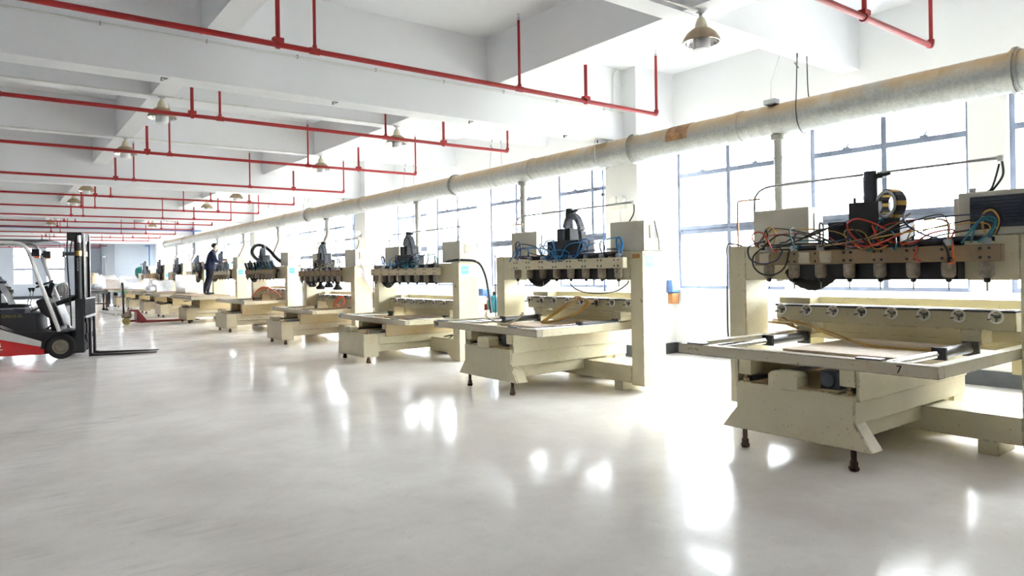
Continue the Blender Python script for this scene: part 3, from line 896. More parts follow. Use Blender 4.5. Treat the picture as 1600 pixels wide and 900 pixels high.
    # cable chain: a closed ring on the first machine, a hanging arch on the others
    if no == 0:
        cy_, cz_, R = hy - 0.21, hz + 0.365, 0.105
        e_ = Vector((-0.42, -0.9, 0)).normalized()
        nr = Vector((0.9, -0.42, 0)).normalized()
        for k in range(18):
            a = 2 * PI * k / 18
            tv = Vector((0, 0, 1)) * math.cos(a) - e_ * math.sin(a)
            rad = e_ * math.cos(a) + Vector((0, 0, 1)) * math.sin(a)
            t.part('chain_link', MB().obox(Vector((6.09, cy_, cz_)) + rad * R, tv * 0.019, nr * 0.045, rad * 0.022), 'black' if k % 3 else 'brass')
        for q in (-0.05, 0.05):
            t.part('ring_face', MB().torus(Vector((6.09, cy_, cz_)) + nr * q, 0.104, 0.015, e_, (0, 0, 1), 28, 6), 'greyc')
    else:
        path = smooth_path([(6.08, hy - 0.02, hz + 0.10), (6.06, hy - 0.03, hz + 0.30), (6.05, hy - 0.07, hz + 0.46), (6.05, hy - 0.12, hz + 0.535), (6.05, hy - 0.185, hz + 0.56), (6.05, hy - 0.25, hz + 0.535), (6.05, hy - 0.31, hz + 0.45), (6.06, hy - 0.35, hz + 0.30), (6.07, hy - 0.35, hz + 0.10)], 8)
        acc, last = 0.045, path[0]
        for q in range(1, len(path)):
            acc += (path[q] - last).length
            last = path[q]
            if acc >= 0.043:
                acc = 0.0
                tv = (path[min(q + 1, len(path) - 1)] - path[q - 1]).normalized()
                nr = Vector((1, 0, 0))
                rad = tv.cross(nr).normalized()
                t.part('chain_link', MB().obox(path[q], tv * 0.026, nr * 0.042, rad * 0.03), 'darkgrey')
    # ---- hoses
    zt_ = zp1 + 0.06
    for k in range(nhose):
        i = rnd.randrange(n)
        y = ys[i]
        mt = pal[k % len(pal)]
        y2 = hy + rnd.uniform(-0.3, 0.3) if rnd.random() < 0.6 else y + rnd.uniform(-0.35, 0.35)
        y2 = max(p0 + 0.04, min(p1 - 0.02, y2))
        hh = rnd.uniform(0.02, 0.19)
        mid = (y + y2) / 2
        sw = rnd.uniform(-0.12, 0.12)
        sag = rnd.uniform(-0.09, 0.03)
        pts = [(px + 0.04, y, zt_ - 0.03), (px + 0.03 + rnd.uniform(-.05, .05), y + sw * 0.4, zt_ + hh), (px - 0.01 + rnd.uniform(-.06, .06), mid + sw, zt_ + hh * rnd.uniform(0.3, 1.0)), (px - rnd.uniform(0.0, 0.05), (mid + y2) / 2 + sw, zt_ + sag), (6.03, y2, zt_ + rnd.uniform(-0.03, 0.04))]
        hose(t, 'hose' if 'cable' not in mt else 'cable', pts, rnd.choice((0.0055, 0.007, 0.008)), mt)
    for k in range(3):      # long runs lying along the plate
        z = zp1 + 0.012 + 0.012 * k
        pts = [(px + 0.05, p0 + 0.06 + (p1 - p0 - 0.1) * q / 7, z + rnd.uniform(0, 0.035)) for q in range(8)]
        hose(t, 'cable', pts, 0.008, ('cable', 'navyc', 'cable')[k])
    for k in range(2 + (no < 3)):      # standing loops
        y = ys[rnd.choice((0, 1, n - 2, n - 1))] if k else ys[0]
        r_ = rnd.uniform(0.045, 0.08)
        for dd in (0, 0.012):
            t.part('hose_loop', MB().tube(smooth_path([(px + 0.04 + dd, y - 0.02, zt_ - 0.05), (px + 0.03 + dd, y + r_ * 0.3, zt_ + r_), (px + 0.02 + dd, y + r_ * 0.2, zt_ + r_ * 2.4), (px + 0.02, y - r_ * 0.7, zt_ + r_ * 2.7), (px + 0.02 + dd, y - r_ * 1.3, zt_ + r_ * 1.6), (px + 0.04, y - r_ * 0.8, zt_ + 0.01)], 6), 0.0075, 6), pal[0] if k == 0 else pal[-1])
    # ---- boxes on the gantry
    by = yb - 0.21
    cab = t.part('cable_cabinet', MB().box(6.35, 6.62, by - 0.6, by, zt, zt + 0.36), 'boxgrey', bev=0.006)
    t.part('vent', MB().box(6.45, 6.56, by - 0.608, by - 0.6, zt + 0.12, zt + 0.3), 'grey', cab)
    if boxes == 'louvre':
        cb = t.part('control_cabinet', MB().box(6.22, 6.66, ya - 0.08, ya + 0.62, zt, zt + 0.345), 'boxgrey', bev=0.01)
        t.part('vent_mesh', MB().box(6.206, 6.222, ya - 0.02, ya + 0.53, zt + 0.06, zt + 0.305), 'glassdark', cb)
        for k in range(9):
            t.part('slat', MB().obox((6.203, ya + 0.255, zt + 0.08 + 0.026 * k), (0.006, 0, 0.004), (0, 0.27, 0), (-0.001, 0, 0.0015)), 'darkblue', cb)
        t.part('cabinet_side', MB().box(6.3, 6.62, ya + 0.622, ya + 0.68, zt + 0.0, zt + 0.315), 'boxgrey', bev=0.006)
        t.part('lifting_eye', MB().cyl((6.35, ya + 0.56, zt + 0.345), (6.35, ya + 0.56, zt + 0.385), 0.025), 'greyc', cb)
    else:
        cb = t.part('control_cabinet', MB().box(6.22, 6.57, ya - 0.01, ya + 0.55, zt, zt + 0.365), 'boxgrey', bev=0.006)
        v = t.part('vent', MB().box(6.32, 6.48, ya - 0.02, ya - 0.01, zt + 0.15, zt + 0.31), 'ivory', cb)
        for k in range(7):
            t.part('slat', MB().box(6.33, 6.47, ya - 0.027, ya - 0.02, zt + 0.16 + 0.02 * k, zt + 0.17 + 0.02 * k), 'grey', cb)
    # control panel on the end face of the near column
    if style != 'dusty':
        pn = t.part('control_panel', MB().box(6.235, 6.555, ya - 0.006, ya, zt - 0.255, zt - 0.03), 'sticker')
        t.part('display_film', MB().box(6.25, 6.395, ya - 0.009, ya - 0.006, zt - 0.20, zt - 0.06), 'cyan', pn)
        mk = MB()
        for k in range(4):
            mk.box(6.285 + k * 0.022, 6.30 + k * 0.022, ya - 0.0105, ya - 0.009, zt - 0.137 + 0.003 * (k % 2), zt - 0.123)
        t.part('panel_mark', mk, 'letterw', pn)
        bt = MB()
        for k in range(6):
            bt.cyl((6.27 + k * 0.045, ya - 0.006, zt - 0.228), (6.27 + k * 0.045, ya - 0.010, zt - 0.228), 0.006, n=8)
        for k in range(4):
            bt.cyl((6.43 + k * 0.03, ya - 0.006, zt - 0.07), (6.43 + k * 0.03, ya - 0.010, zt - 0.07), 0.005, n=8)
        t.part('panel_buttons', bt, 'grey', pn, kind='stuff')
    # conduit arch over the gantry and copper feed pipe
    if no < 4:
        xa = 6.5
        y0_, y1_ = (yb - 0.12, ya + 0.42)
        t.part('cable_arch', MB().tube(smooth_path([(xa, y0_, zt), (xa, y0_, zt + 0.45), (xa, y0_ - 0.03, zt + 0.55), (xa, y0_ - 0.12, zt + 0.605), (xa, y0_ - 0.3, zt + 0.62), (xa, (y0_ + y1_) / 2, zt + 0.625), (xa, y1_ + 0.1, zt + 0.63), (xa, y1_, zt + 0.63)], 6), 0.013, 8), 'greyc')
        t.part('arch_elbow', MB().box(xa - 0.02, xa + 0.02, y1_ - 0.035, y1_ + 0.01, zt + 0.60, zt + 0.65), 'conduit', bev=0.008)
        hose(t, 'cable', [(xa, y1_ - 0.02, zt + 0.60), (xa - 0.02, y1_ - 0.03, zt + 0.48), (xa - 0.05, y1_ + 0.04, zt + 0.36)], 0.009, 'cable')
        yq = yb + 0.09 if no == 0 else yb - 0.02
        t.part('feed_pipe', MB().tube([(xa, yq, zt), (xa, yq, zt + 0.48), (xa + 0.01, yq - 0.005, zt + 0.495), (xa, yq - 0.02, zt + 0.5), (xa, yq - 0.28, zt + 0.5)], 0.011, 8), 'copper')
        hose(t, 'cable', [(6.15, yb - 0.2, zt + 0.0), (6.16, yb - 0.1, zt + 0.02), (6.18, yb + 0.0, zt + 0.01), (6.19, yb + 0.012, zt - 0.2), (6.19, yb + 0.02, zt - 0.8), (6.19, yb + 0.012, zt - 0.95)], 0.009, 'cable')
    # ---- rotary axis
    if not table:
        r0_, r1_ = f0 + 0.1, f1 + 0.12
        z0 = fz + 0.10
        rx = 6.47
        rot = t.part('rotary_beam', MB().box(rx, rx + 0.13, r0_, r1_, z0, z0 + 0.15), P, bev=0.004)
        t.part('rotary_rail', MB().box(rx - 0.02, rx + 0.13, r0_, r1_ + 0.02, z0 + 0.165, z0 + 0.175), 'rod', rot)
        t.part('rail_bed', MB().box(rx - 0.008, rx + 0.12, r0_, r1_ + 0.01, z0 + 0.15, z0 + 0.165), 'black', rot)
        hw_src = None
        for i in range(8):
            y = r1_ - 0.09 - (r1_ - r0_ - 0.21) * i / 7
            xw, zw = rx - 0.055, z0 + 0.118
            if hw_src is None:
                yw = y
                hw_src = t.part('handwheel', MB().torus((xw, y, zw), 0.047, 0.0085, (0, 1, 0), (0, 0, 1), 24, 6), 'wheelw')
                spk = MB().cyl((xw - 0.01, y, zw), (rx, y, zw), 0.014, n=10)
                for q in range(3):
                    a = 0.5 + 2 * PI * q / 3
                    spk.bar((xw, y, zw), (xw, y + 0.045 * math.cos(a), zw + 0.045 * math.sin(a)), 0.008, 0.012)
                t.part('wheel_hub', spk, 'dsteel', hw_src)
                t.part('crank_knob', MB().cyl((xw, y + 0.04, zw - 0.02), (xw - 0.05, y + 0.04, zw - 0.02), 0.007, n=8), 'dsteel', hw_src)
            else:
                t.again(hw_src, (0, y - yw, 0))
        t.part('tail_stock', MB().box(6.62, 6.8, r1_ - 0.28, r1_ + 0.06, fz + 0.04, z0 + 0.23), P, bev=0.005)
        t.part('rear_beam', MB().box(6.81, 6.98, r0_ - 0.05, r1_ - 0.0, z0 + 0.1, z0 + 0.235), P, bev=0.005)
        t.part('rear_support', MB().box(6.84, 6.96, r0_, r0_ + 0.15, 0.56, z0 + 0.1), P)
        t.part('rear_support', MB().box(6.84, 6.96, r1_ - 0.3, r1_ - 0.15, 0.56, z0 + 0.1), P)
        t.part('screw_beam', MB().box(6.62, 6.71, r0_, r1_ - 0.35, fz, z0 - 0.01), P)
    return t, dict(ya=ya, yb=yb, fz=fz, f0=f0, f1=f1, fx0=fx0, zp1=zp1, ys=ys, px=px, hy=hy, zt=zt, hz=hz)

# first: nearest, cut by the right edge of the frame
t, q = machine(0, 3.04, 2.78, 1.72, ('flare', 2.50, 3.48), (1.86, 3.93, 0.85, 4.76), (1.9, 3.98), 'cream',
               'nearest cream carving machine at right edge, dark louvred cabinet, red and black hoses', pal=('cable', 'navyc', 'redh', 'cable', 'teal', 'yellow'), boxes='louvre', seed=11, nhose=26)
put_text('number_mark', '7', 0.075, 'cable', t.o, (4.76 - 0.0015 - XB, 2.10 - 3.04, 0.806), (0, -1, 0), (0, 0, 1))
put_text('number_mark', '3', 0.035, 'grey', t.o, (4.76 - 0.0015 - XB, 2.05 - 3.04, 0.797), (0, -1, 0), (0, 0, 1))
scr = MB()
for k in range(7):
    yy = 3.83 - k * 0.017
    scr.bar((4.7585, yy, 0.80 + 0.012 * (k % 3)), (4.7585, yy - 0.013, 0.815 - 0.012 * (k % 2)), 0.003, 0.003, (1, 0, 0))
t.part('scribble', scr, 'cable')
for k in range(5):
    o_ = 0.025 * k
    hose(t, 'hose', [(6.40, 4.1 - o_, 0.93), (6.3, 3.85 - o_, 0.935 + 0.006 * k), (6.3, 3.6, 0.93), (6.2, 3.35 - o_, 0.86), (6.15 - o_, 2.9, 0.80), (6.2 - o_, 2.45, 0.795), (6.3, 2.2 + o_, 0.80)], 0.009, ('yellow', 'ivory', 'yellow', 'tan', 'yellow')[k])
for pts, m_ in (([(5.98, 3.95, 1.70), (5.95, 3.98, 1.80), (5.93, 3.9, 1.84), (5.93, 3.82, 1.80), (5.95, 3.76, 1.66), (5.97, 3.7, 1.66)], 'redh'),
                ([(5.98, 3.9, 1.68), (5.92, 3.95, 1.6), (5.9, 3.93, 1.5), (5.92, 3.85, 1.43), (5.93, 3.72, 1.43), (5.93, 3.62, 1.5), (5.95, 3.58, 1.66)], 'cable'),
                ([(5.98, 3.85, 1.75), (5.90, 3.98, 1.7), (5.9, 3.97, 1.58), (5.91, 3.85, 1.53), (5.92, 3.7, 1.56), (5.95, 3.65, 1.66)], 'navyc'),
                ([(6.0, 3.9, 1.68), (5.96, 3.7, 1.80), (5.95, 3.45, 1.76), (5.95, 3.2, 1.84), (6.05, 3.05, 1.9)], 'cable'),
                ([(6.0, 3.75, 1.68), (5.96, 3.5, 1.74), (5.95, 3.3, 1.82), (6.02, 3.1, 1.86)], 'cable'),
                ([(6.0, 2.75, 1.67), (5.95, 2.95, 1.72), (5.94, 3.03, 1.85), (5.94, 2.95, 1.90), (5.95, 2.82, 1.86), (5.97, 2.72, 1.80)], 'redh'),
                ([(6.0, 2.5, 1.8), (5.95, 2.62, 1.74), (5.95, 2.85, 1.66), (5.97, 3.0, 1.7)], 'redh'),
                ([(6.02, 2.55, 1.92), (5.96, 2.62, 1.84), (5.95, 2.8, 1.75), (5.95, 3.05, 1.70), (5.96, 3.3, 1.68)], 'tan'),
                ([(6.02, 2.6, 1.92), (5.95, 2.55, 1.83), (5.95, 2.42, 1.74), (5.96, 2.3, 1.70)], 'navyc'),
                ([(5.99, 2.1, 1.66), (5.96, 2.06, 1.78), (5.96, 2.0, 1.83), (5.96, 1.93, 1.8), (5.97, 1.98, 1.72), (5.98, 2.05, 1.66)], 'teal'),
                ([(5.98, 2.16, 1.66), (5.95, 2.08, 1.76), (5.95, 2.0, 1.845), (5.95, 1.92, 1.82), (5.96, 1.96, 1.7)], 'teal'),
                ([(5.98, 2.48, 1.64), (5.95, 2.49, 1.56), (5.95, 2.44, 1.52)], 'redh'),
                ([(5.97, 2.22, 1.66), (5.95, 2.21, 1.58), (5.95, 2.2, 1.52), (5.94, 2.24, 1.50)], 'orange'),
                ([(6.0, 2.3, 1.67), (5.95, 2.25, 1.6), (5.95, 2.24, 1.5)], 'cable')):
    hose(t, 'cable' if m_ in ('cable', 'navyc') else 'hose', pts, 0.008, m_)
hose(t, 'cable', [(6.35, 2.15, 1.72 + 0.345), (6.42, 2.1, 2.1), (6.5, 2.07, 2.3)], 0.008, 'cable')

for k in range(5):
    o_ = 0.02 * k
    hose(t, 'hose', [(6.62, 4.2 - o_, 0.90), (6.5, 4.1 - o_, 0.955 + 0.004 * k), (6.38, 3.95 - o_, 0.95), (6.3, 3.82 - o_, 0.92 - 0.006 * k), (6.28, 3.7, 0.90)], 0.009, ('yellow', 'yellow', 'ivory', 'yellow', 'tan')[k])
# second
t, q = machine(1, 7.14, 3.0, 1.72, ('flare', 6.64, 7.64), (5.87, 8.08, 0.85, 4.74), (5.76, 8.0), 'cream',
               'second cream carving machine from the right, bright blue hose loops and splayed base', pal=('blue', 'blue', 'cable', 'blue', 'navyc'), seed=5, nhose=26)
t.part('serial_plate', MB().box(4.735, 4.74, 7.95, 8.03, 0.785, 0.835), 'dsteel', label='small dark plate on the bed corner')
t.part('warning_label', MB().box(6.195, 6.2, 5.68, 5.8, 1.63, 1.68), 'copper', label='small orange label')
for k in range(3):
    o_ = 0.03 * k
    hose(t, 'hose', [(5.9, 7.15 + o_, 0.80), (6.1, 7.05 + o_, 0.95), (6.28, 6.95, 1.07 + o_), (6.34, 6.85, 1.12), (6.32, 6.76 - o_, 1.07), (6.2, 6.78 - o_, 0.95), (6.0, 6.95 - o_, 0.85), (5.85, 7.12, 0.79)], 0.011, 'yellow')
hose(t, 'hose', [(5.5, 7.62, 0.79), (5.55, 7.75, 0.80), (5.5, 7.9, 0.86), (5.6, 8.05, 0.93)], 0.014, 'ivory')
hose(t, 'hose', [(5.5, 7.62, 0.79), (5.5, 7.4, 0.80), (5.55, 7.25, 0.88), (5.6, 7.2, 0.95)], 0.014, 'ivory')
hose(t, 'cable', [(6.1, 6.95, 1.5), (6.12, 6.8, 1.28), (6.14, 6.5, 1.2), (6.17, 6.1, 1.22), (6.19, 5.9, 1.31), (6.19, 5.86, 1.36)], 0.008, 'cable')
hose(t, 'cable', [(6.4, 5.62, 2.086), (6.42, 5.615, 2.0), (6.46, 5.61, 1.85), (6.48, 5.62, 1.73)], 0.006, 'cable')
t.part('scratch_mark', MB().bar((6.198, 5.68, 1.14), (6.198, 5.65, 1.1), 0.006, 0.004).bar((6.198, 5.67, 1.1), (6.198, 5.64, 1.13), 0.006, 0.004), 'cable')

# third
t, q = machine(2, 11.32, 3.2, 1.66, ('box', 10.65, 11.68), (9.98, 12.72, 0.725, 5.32), (10.05, 12.62), 'cream',
               'third carving machine, square base box, teal hoses and a black cable over its near column', pal=('teal', 'blue', 'cable', 'teal', 'navyc'), seed=8, nhose=24)
put_text('number_mark', '2', 0.11, 'cable', t.o, (6.197 - XB, 9.82 - 11.32, 1.28), (0, -1, -0.2), (0, 0.2, 1))
hose(t, 'hose', [(6.25, 10.25, 1.68), (6.22, 10.0, 1.69), (6.24, 9.72, 1.70), (6.5, 9.6, 1.66), (6.62, 9.55, 1.45), (6.66, 9.5, 1.1), (6.66, 9.45, 0.8)], 0.02, 'cable')
t.part('serial_plate', MB().box(5.315, 5.32, 12.55, 12.65, 0.66, 0.71), 'dsteel')
hose(t, 'cable', [(6.3, 10.0, 0.37), (6.35, 10.15, 0.40), (6.25, 10.3, 0.38), (6.3, 10.1, 0.42), (6.2, 10.05, 0.37)], 0.008, 'cable')

def lumpy_boot(y, dz):
    rb = random.Random(int(y * 10))
    prof = [(0, 1.15 + dz)] + [(0.055 + 0.03 * math.sin(q * 0.55 + 0.6) + rb.uniform(0, 0.02), 1.15 + dz + 0.018 * q) for q in range(14)] + [(0, 1.41 + dz)]
    return MB().lathe((6.1, y, 0), prof, 18)
# fourth
t, q = machine(3, 15.4, 3.05, 1.66, ('box', 14.75, 15.72), (14.12, 16.75, 0.735, 5.35), (14.2, 16.7), 'beige',
               'fourth carving machine, brown dusty beam with white hoses on its near column', style='dusty', pal=('ivory', 'cable', 'spindle', 'ivory'), seed=3, nhose=18)
t.part('panel_remains', MB().box(6.24, 6.55, 13.869, 13.875, 1.42, 1.62), 'wrap')
for k in range(2):
    hose(t, 'hose', [(6.3, 14.35, 1.68), (6.28, 14.15, 1.80), (6.3, 13.95 - 0.02 * k, 1.80), (6.4, 13.84, 1.62), (6.42 + 0.03 * k, 13.83, 1.4), (6.52, 13.83, 1.24), (6.6, 13.83, 1.18), (6.66, 13.85, 1.08)], 0.017, 'whiteh')
hose(t, 'hose_tip', [(6.6, 13.83, 1.18), (6.7, 13.83, 1.13)], 0.02, 'orange')
for k in range(3):
    hose(t, 'hose', [(6.15, 14.9, 0.75), (6.12, 14.75, 0.88), (6.12, 14.55, 1.0 - 0.02 * k), (6.12, 14.35, 1.0), (6.12, 14.25, 0.86 + 0.03 * k), (6.13, 14.5, 0.76), (6.13, 14.7, 0.84), (6.12, 14.4, 0.98)], 0.015, 'orange')
for k in range(4):
    t.part('dust_boot', lumpy_boot(14.55 + 0.5 * k, 0.05 * (k % 2)), 'rubber')

# fifth
t, q = machine(4, 19.72, 3.2, 1.74, ('box', 19.1, 20.2), (18.35, 21.15, 0.83, 5.15), (18.6, 21.2), 'beige',
               'fifth carving machine, a thick black hose looping over slanted black spindle caps', style='many', pal=('blue', 'teal', 'cable'), seed=4, n_sp=9, nhose=12)
hose(t, 'dust_hose', [(6.1, 18.65, 1.62), (6.15, 19.3, 1.8), (6.2, 20.2, 1.85), (6.25, 21.1, 2.05), (6.28, 21.45, 2.22), (6.3, 21.2, 2.38), (6.3, 20.6, 2.38), (6.3, 19.9, 2.22), (6.3, 19.2, 1.95), (6.35, 18.6, 1.78)], 0.05, 'rubber', 10)
for k in range(3):
    hose(t, 'hose', [(6.1, 20.9, 0.86), (6.15, 20.7, 1.02), (6.2, 20.2, 1.12 + 0.02 * k), (6.25, 19.6, 1.10), (6.28, 19.0, 0.95), (6.2, 18.7, 0.88)], 0.018, 'orange')

# sixth: the one the man stands on
t, q = machine(5, 24.4, 3.1, 1.74, ('box', 23.85, 24.95), (22.75, 26.0, 0.86, 4.82), (23.1, 25.7), 'beige',
               'sixth carving machine, pale flat bed with the man standing on it', style='many2', pal=('teal', 'blue', 'cable'), seed=6, table='ply', nhose=10)
hose(t, 'hose', [(5.0, 23.9, 0.79), (4.85, 23.9, 0.74), (4.84, 23.5, 0.72), (5.0, 23.2, 0.78)], 0.02, 'ivory')
for i, (yc, mt, lb) in enumerate(((28.6, 'ply', 'seventh carving machine, a stretch-wrapped block on its bed'), (32.2, 'wood', 'eighth carving machine, cartons and white film on its bed'), (36.0, 'ply', 'ninth carving machine, light green board edge on its bed'), (40.1, 'wood', 'tenth, farthest carving machine, a long film-wrapped bundle on its bed'))):
    machine(6 + i, yc, 2.9, 1.70, ('box', yc - 0.5, yc + 0.5), (yc - 1.5, yc + 1.5, 0.87, 4.7), (yc - 1.2 - 0.3 * (i == 3), yc - 0.5 - 0.3 * (i == 3)), 'beige', lb, style='dusty' if i % 2 else 'eight', pal=('teal', 'cable'), seed=20 + i, table=mt, nhose=4, n_sp=3)
# ================================================================== forklift (local frame: x forward, y away from the camera)
fk = Thing('forklift', (0.98, 15.33, 0), 'red, white and black electric forklift at the left edge, forks on the floor', 'forklift', rz=math.radians(-14), local=True)
P = fk.part
def wheel(name, u, v0, v1, r):
    w_ = P(name, MB().lathe((u, v0, r), [(r * 0.60, 0.0), (r * 0.92, 0.0), (r, 0.025), (r, v1 - v0 - 0.025), (r * 0.92, v1 - v0), (r * 0.6, v1 - v0), (r * 0.6, 0.0)], 32, (0, 1, 0), False), 'rubber')
    P('wheel_rim', MB().lathe((u, v0 + 0.012, r), [(0, 0.02), (r * 0.28, 0.02), (r * 0.3, 0.005), (r * 0.52, 0.02), (r * 0.56, -0.006), (r * 0.62, -0.006), (r * 0.62, 0.1), (0, 0.1)], 24, (0, 1, 0)), 'rim', w_, 'dusty grey rim')
    nb = MB()
    for k in range(10):
        a = 2 * PI * k / 10
        nb.cyl((u + r * 0.41 * math.cos(a), v0 + 0.03, r + r * 0.41 * math.sin(a)), (u + r * 0.41 * math.cos(a), v0 + 0.005, r + r * 0.41 * math.sin(a)), 0.010, n=6)
    P('wheel_nuts', nb, 'spindle', w_, kind='stuff')
    tr = MB()
    for k in range(26):
        a = 2 * PI * k / 26
        tr.obox((u + r * math.cos(a), (v0 + v1) / 2, r + r * math.sin(a)), (0.004 * math.cos(a), 0, 0.004 * math.sin(a)), (0, (v1 - v0) / 2 - 0.01, 0), (-0.012 * math.sin(a), 0.0, 0.012 * math.cos(a)))
    P('tread_blocks', tr, 'rubber', w_, kind='stuff')
wheel('front_wheel', 0, 0.0, 0.17, 0.228)
wheel('front_wheel', 0, 0.90, 1.07, 0.228)
wheel('rear_wheel', -1.28, 0.06, 0.2, 0.2)
wheel('rear_wheel', -1.28, 0.87, 1.01, 0.2)
VB0, VB1 = 0.03, 1.04
def both(name, pts, mat, a0, a1, bev=0, label=None):
    return P(name, MB().prism(pts, 'y', a0, a1), mat, bev=bev, label=label)
both('lower_body', [(-1.9, 0.10), (-0.265, 0.10), (-0.27, 0.226), (-0.92, 0.40), (-1.9, 0.66)], 'redv', VB0, VB1, 0.006)
both('white_band', [(-0.27, 0.228), (-0.268, 0.325), (-0.92, 0.585), (-1.9, 0.96), (-1.9, 0.662), (-0.92, 0.402)], 'whitev', VB0 + 0.004, VB1 - 0.004, 0.004)
both('upper_body', [(-0.268, 0.327), (-0.265, 0.40), (-0.18, 0.47), (0.08, 0.485), (0.08, 0.50), (-0.64, 0.535), (-0.75, 0.56), (-0.92, 0.60), (-0.92, 0.587)], 'black', VB0 + 0.01, VB1 - 0.01)
both('wheel_arch', [(-0.27, 0.2), (-0.25, 0.32), (-0.17, 0.43), (-0.06, 0.475), (0.1, 0.49), (0.1, 0.50), (-0.08, 0.50), (-0.21, 0.46), (-0.30, 0.36), (-0.32, 0.2)], 'black', VB0 - 0.005, VB1 + 0.005)
for k in range(2):
    both('stripe', [(-0.74, 0.545 + 0.028 * k), (-0.93, 0.625 + 0.03 * k), (-0.93, 0.64 + 0.03 * k)], 'letterw', VB0 + 0.002, VB0 + 0.01)
P('chassis', MB().box(-1.85, 0.16, 0.2, 0.87, 0.09, 0.5), 'black')
P('axle', MB().cyl((0, 0.1, 0.228), (0, 1.0, 0.228), 0.06), 'dsteel')
both('battery_box', [(-1.9, 0.55), (-0.375, 0.53), (-0.40, 0.85), (-0.42, 0.868), (-1.9, 0.885)], 'black', 0.08, 0.99, 0.012)
both('hood', [(-1.9, 0.885), (-0.56, 0.87), (-0.56, 0.955), (-1.9, 0.975)], 'darkblue', 0.06, 1.0, 0.01)
both('hood_trim', [(-1.9, 0.955), (-0.74, 0.95), (-0.74, 0.962), (-1.9, 0.967)], 'greyc', 0.052, 0.06)
put_text('lettering', 'CPD15-3L', 0.075, 'lettery', fk.o, (-0.76, 0.0785, 0.82), (1, 0, 0), (0, 0, 1), 'dull yellow lettering')
put_text('lettering', 'B', 0.12, 'letterw', fk.o, (-0.955, VB0 - 0.001, 0.30), (1, 0, 0), (0, 0, 1))
P('lettering_bar', MB().box(-1.0, -0.90, VB0 - 0.003, VB0, 0.215, 0.23), 'letterw')
# seat
both('seat', [(-1.35, 0.97), (-0.62, 0.97), (-0.60, 0.99), (-0.64, 1.015), (-0.80, 1.03), (-1.35, 1.04)], 'rubber', 0.3, 0.8, 0.01)
both('seat_back', [(-1.02, 1.02), (-0.86, 1.03), (-0.90, 1.12), (-0.98, 1.30), (-1.06, 1.42), (-1.14, 1.42), (-1.1, 1.2)], 'black', 0.3, 0.8, 0.01)
both('manual_pouch', [(-0.875, 1.07), (-0.872, 1.09), (-0.94, 1.24), (-0.96, 1.24), (-0.96, 1.07)], 'film', 0.24, 0.28)
# cowl, steering, pedals
both('front_cowl', [(-0.05, 0.50), (-0.17, 0.53), (-0.205, 0.76), (-0.33, 0.88), (-0.40, 1.06), (-0.395, 1.10), (-0.265, 1.155), (-0.2, 1.10), (-0.06, 0.62)], 'black', 0.12, 0.95, 0.01)
P('front_glass_plate', MB().prism([(0.01, 0.60), (0.03, 0.60), (-0.12, 1.06), (-0.14, 1.06)], 'y', 0.25, 0.95), 'scuffed', label='scuffed grey-white front panel')
P('steering_column', MB().bar((-0.23, 0.5, 1.12), (-0.32, 0.5, 1.36), 0.07, 0.07).bar((-0.26, 0.5, 1.2), (-0.2, 0.5, 1.42), 0.1, 0.08), 'black')
P('steering_wheel', MB().torus((-0.33, 0.5, 1.40), 0.15, 0.014, (0, 1, 0), (0.9, 0, 0.42), 24, 6).bar((-0.45, 0.5, 1.345), (-0.21, 0.5, 1.455), 0.02, 0.02), 'rubber')
P('spinner_knob', MB().ball((-0.42, 0.42, 1.42), 0.045, 0.03, 0.03), 'rubber')
for k in range(2):
    lv = P('lever', MB().tube(smooth_path([(-0.50 + 0.045 * k, 0.22, 0.90), (-0.55 + 0.045 * k, 0.22, 1.05), (-0.51 + 0.045 * k, 0.22, 1.2), (-0.50 + 0.05 * k, 0.22, 1.31)], 5), 0.008, 6), 'dsteel')
    P('lever_knob', MB().lathe((-0.51 + 0.05 * k, 0.22, 1.26), [(0, 0), (0.012, 0), (0.03, 0.06), (0.03, 0.075), (0, 0.08)], 10), 'rubber', lv)
P('tilt_lever', MB().bar((-0.50, 0.2, 0.89), (-0.34, 0.2, 0.98), 0.03, 0.03), 'black')
P('pedal', MB().bar((-0.26, 0.3, 0.56), (-0.18, 0.3, 0.64), 0.06, 0.03), 'rubber')
# overhead guard
def pillar(v):
    return MB().tube(smooth_path([(-0.03, v, 0.51), (-0.18, v, 1.0), (-0.33, v, 1.47), (-0.445, v, 1.85), (-0.50, v, 2.02), (-0.58, v, 2.13), (-0.72, v, 2.175), (-1.0, v, 2.18), (-1.9, v, 2.18)], 4), 0.034, 8)
P('guard_pillar', pillar(0.07), 'whitev')
P('guard_pillar', pillar(1.0), 'whitev')
P('guard_rear_post', MB().cyl((-1.88, 0.07, 0.9), (-1.88, 0.07, 2.18), 0.034), 'whitev')
P('guard_rear_post', MB().cyl((-1.88, 1.0, 0.9), (-1.88, 1.0, 2.18), 0.034), 'whitev')
for u in (-0.8, -1.1, -1.4, -1.7):
    P('guard_bar', MB().box(u - 0.02, u + 0.02, 0.07, 1.0, 2.17, 2.2), 'black')
P('roof_sheet', MB().prism([(-1.95, 2.215), (-0.35, 2.19), (-0.14, 2.20), (-0.2, 2.235), (-1.95, 2.245)], 'y', 0.05, 1.02), 'dsteel')
for v in (0.09, 0.98):
    lh = P('head_lamp', MB().box(-0.44, -0.32, v - 0.05, v + 0.05, 1.92, 2.05).box(-0.5, -0.44, v - 0.02, v + 0.02, 1.96, 2.0), 'black', bev=0.01)
    P('lamp_lens', MB().box(-0.32, -0.31, v - 0.045, v + 0.045, 1.94, 2.04), 'bulb', lh)
    P('turn_signal', MB().box(-0.40, -0.32, v - 0.045, v + 0.045, 1.89, 1.92), 'orange', lh)
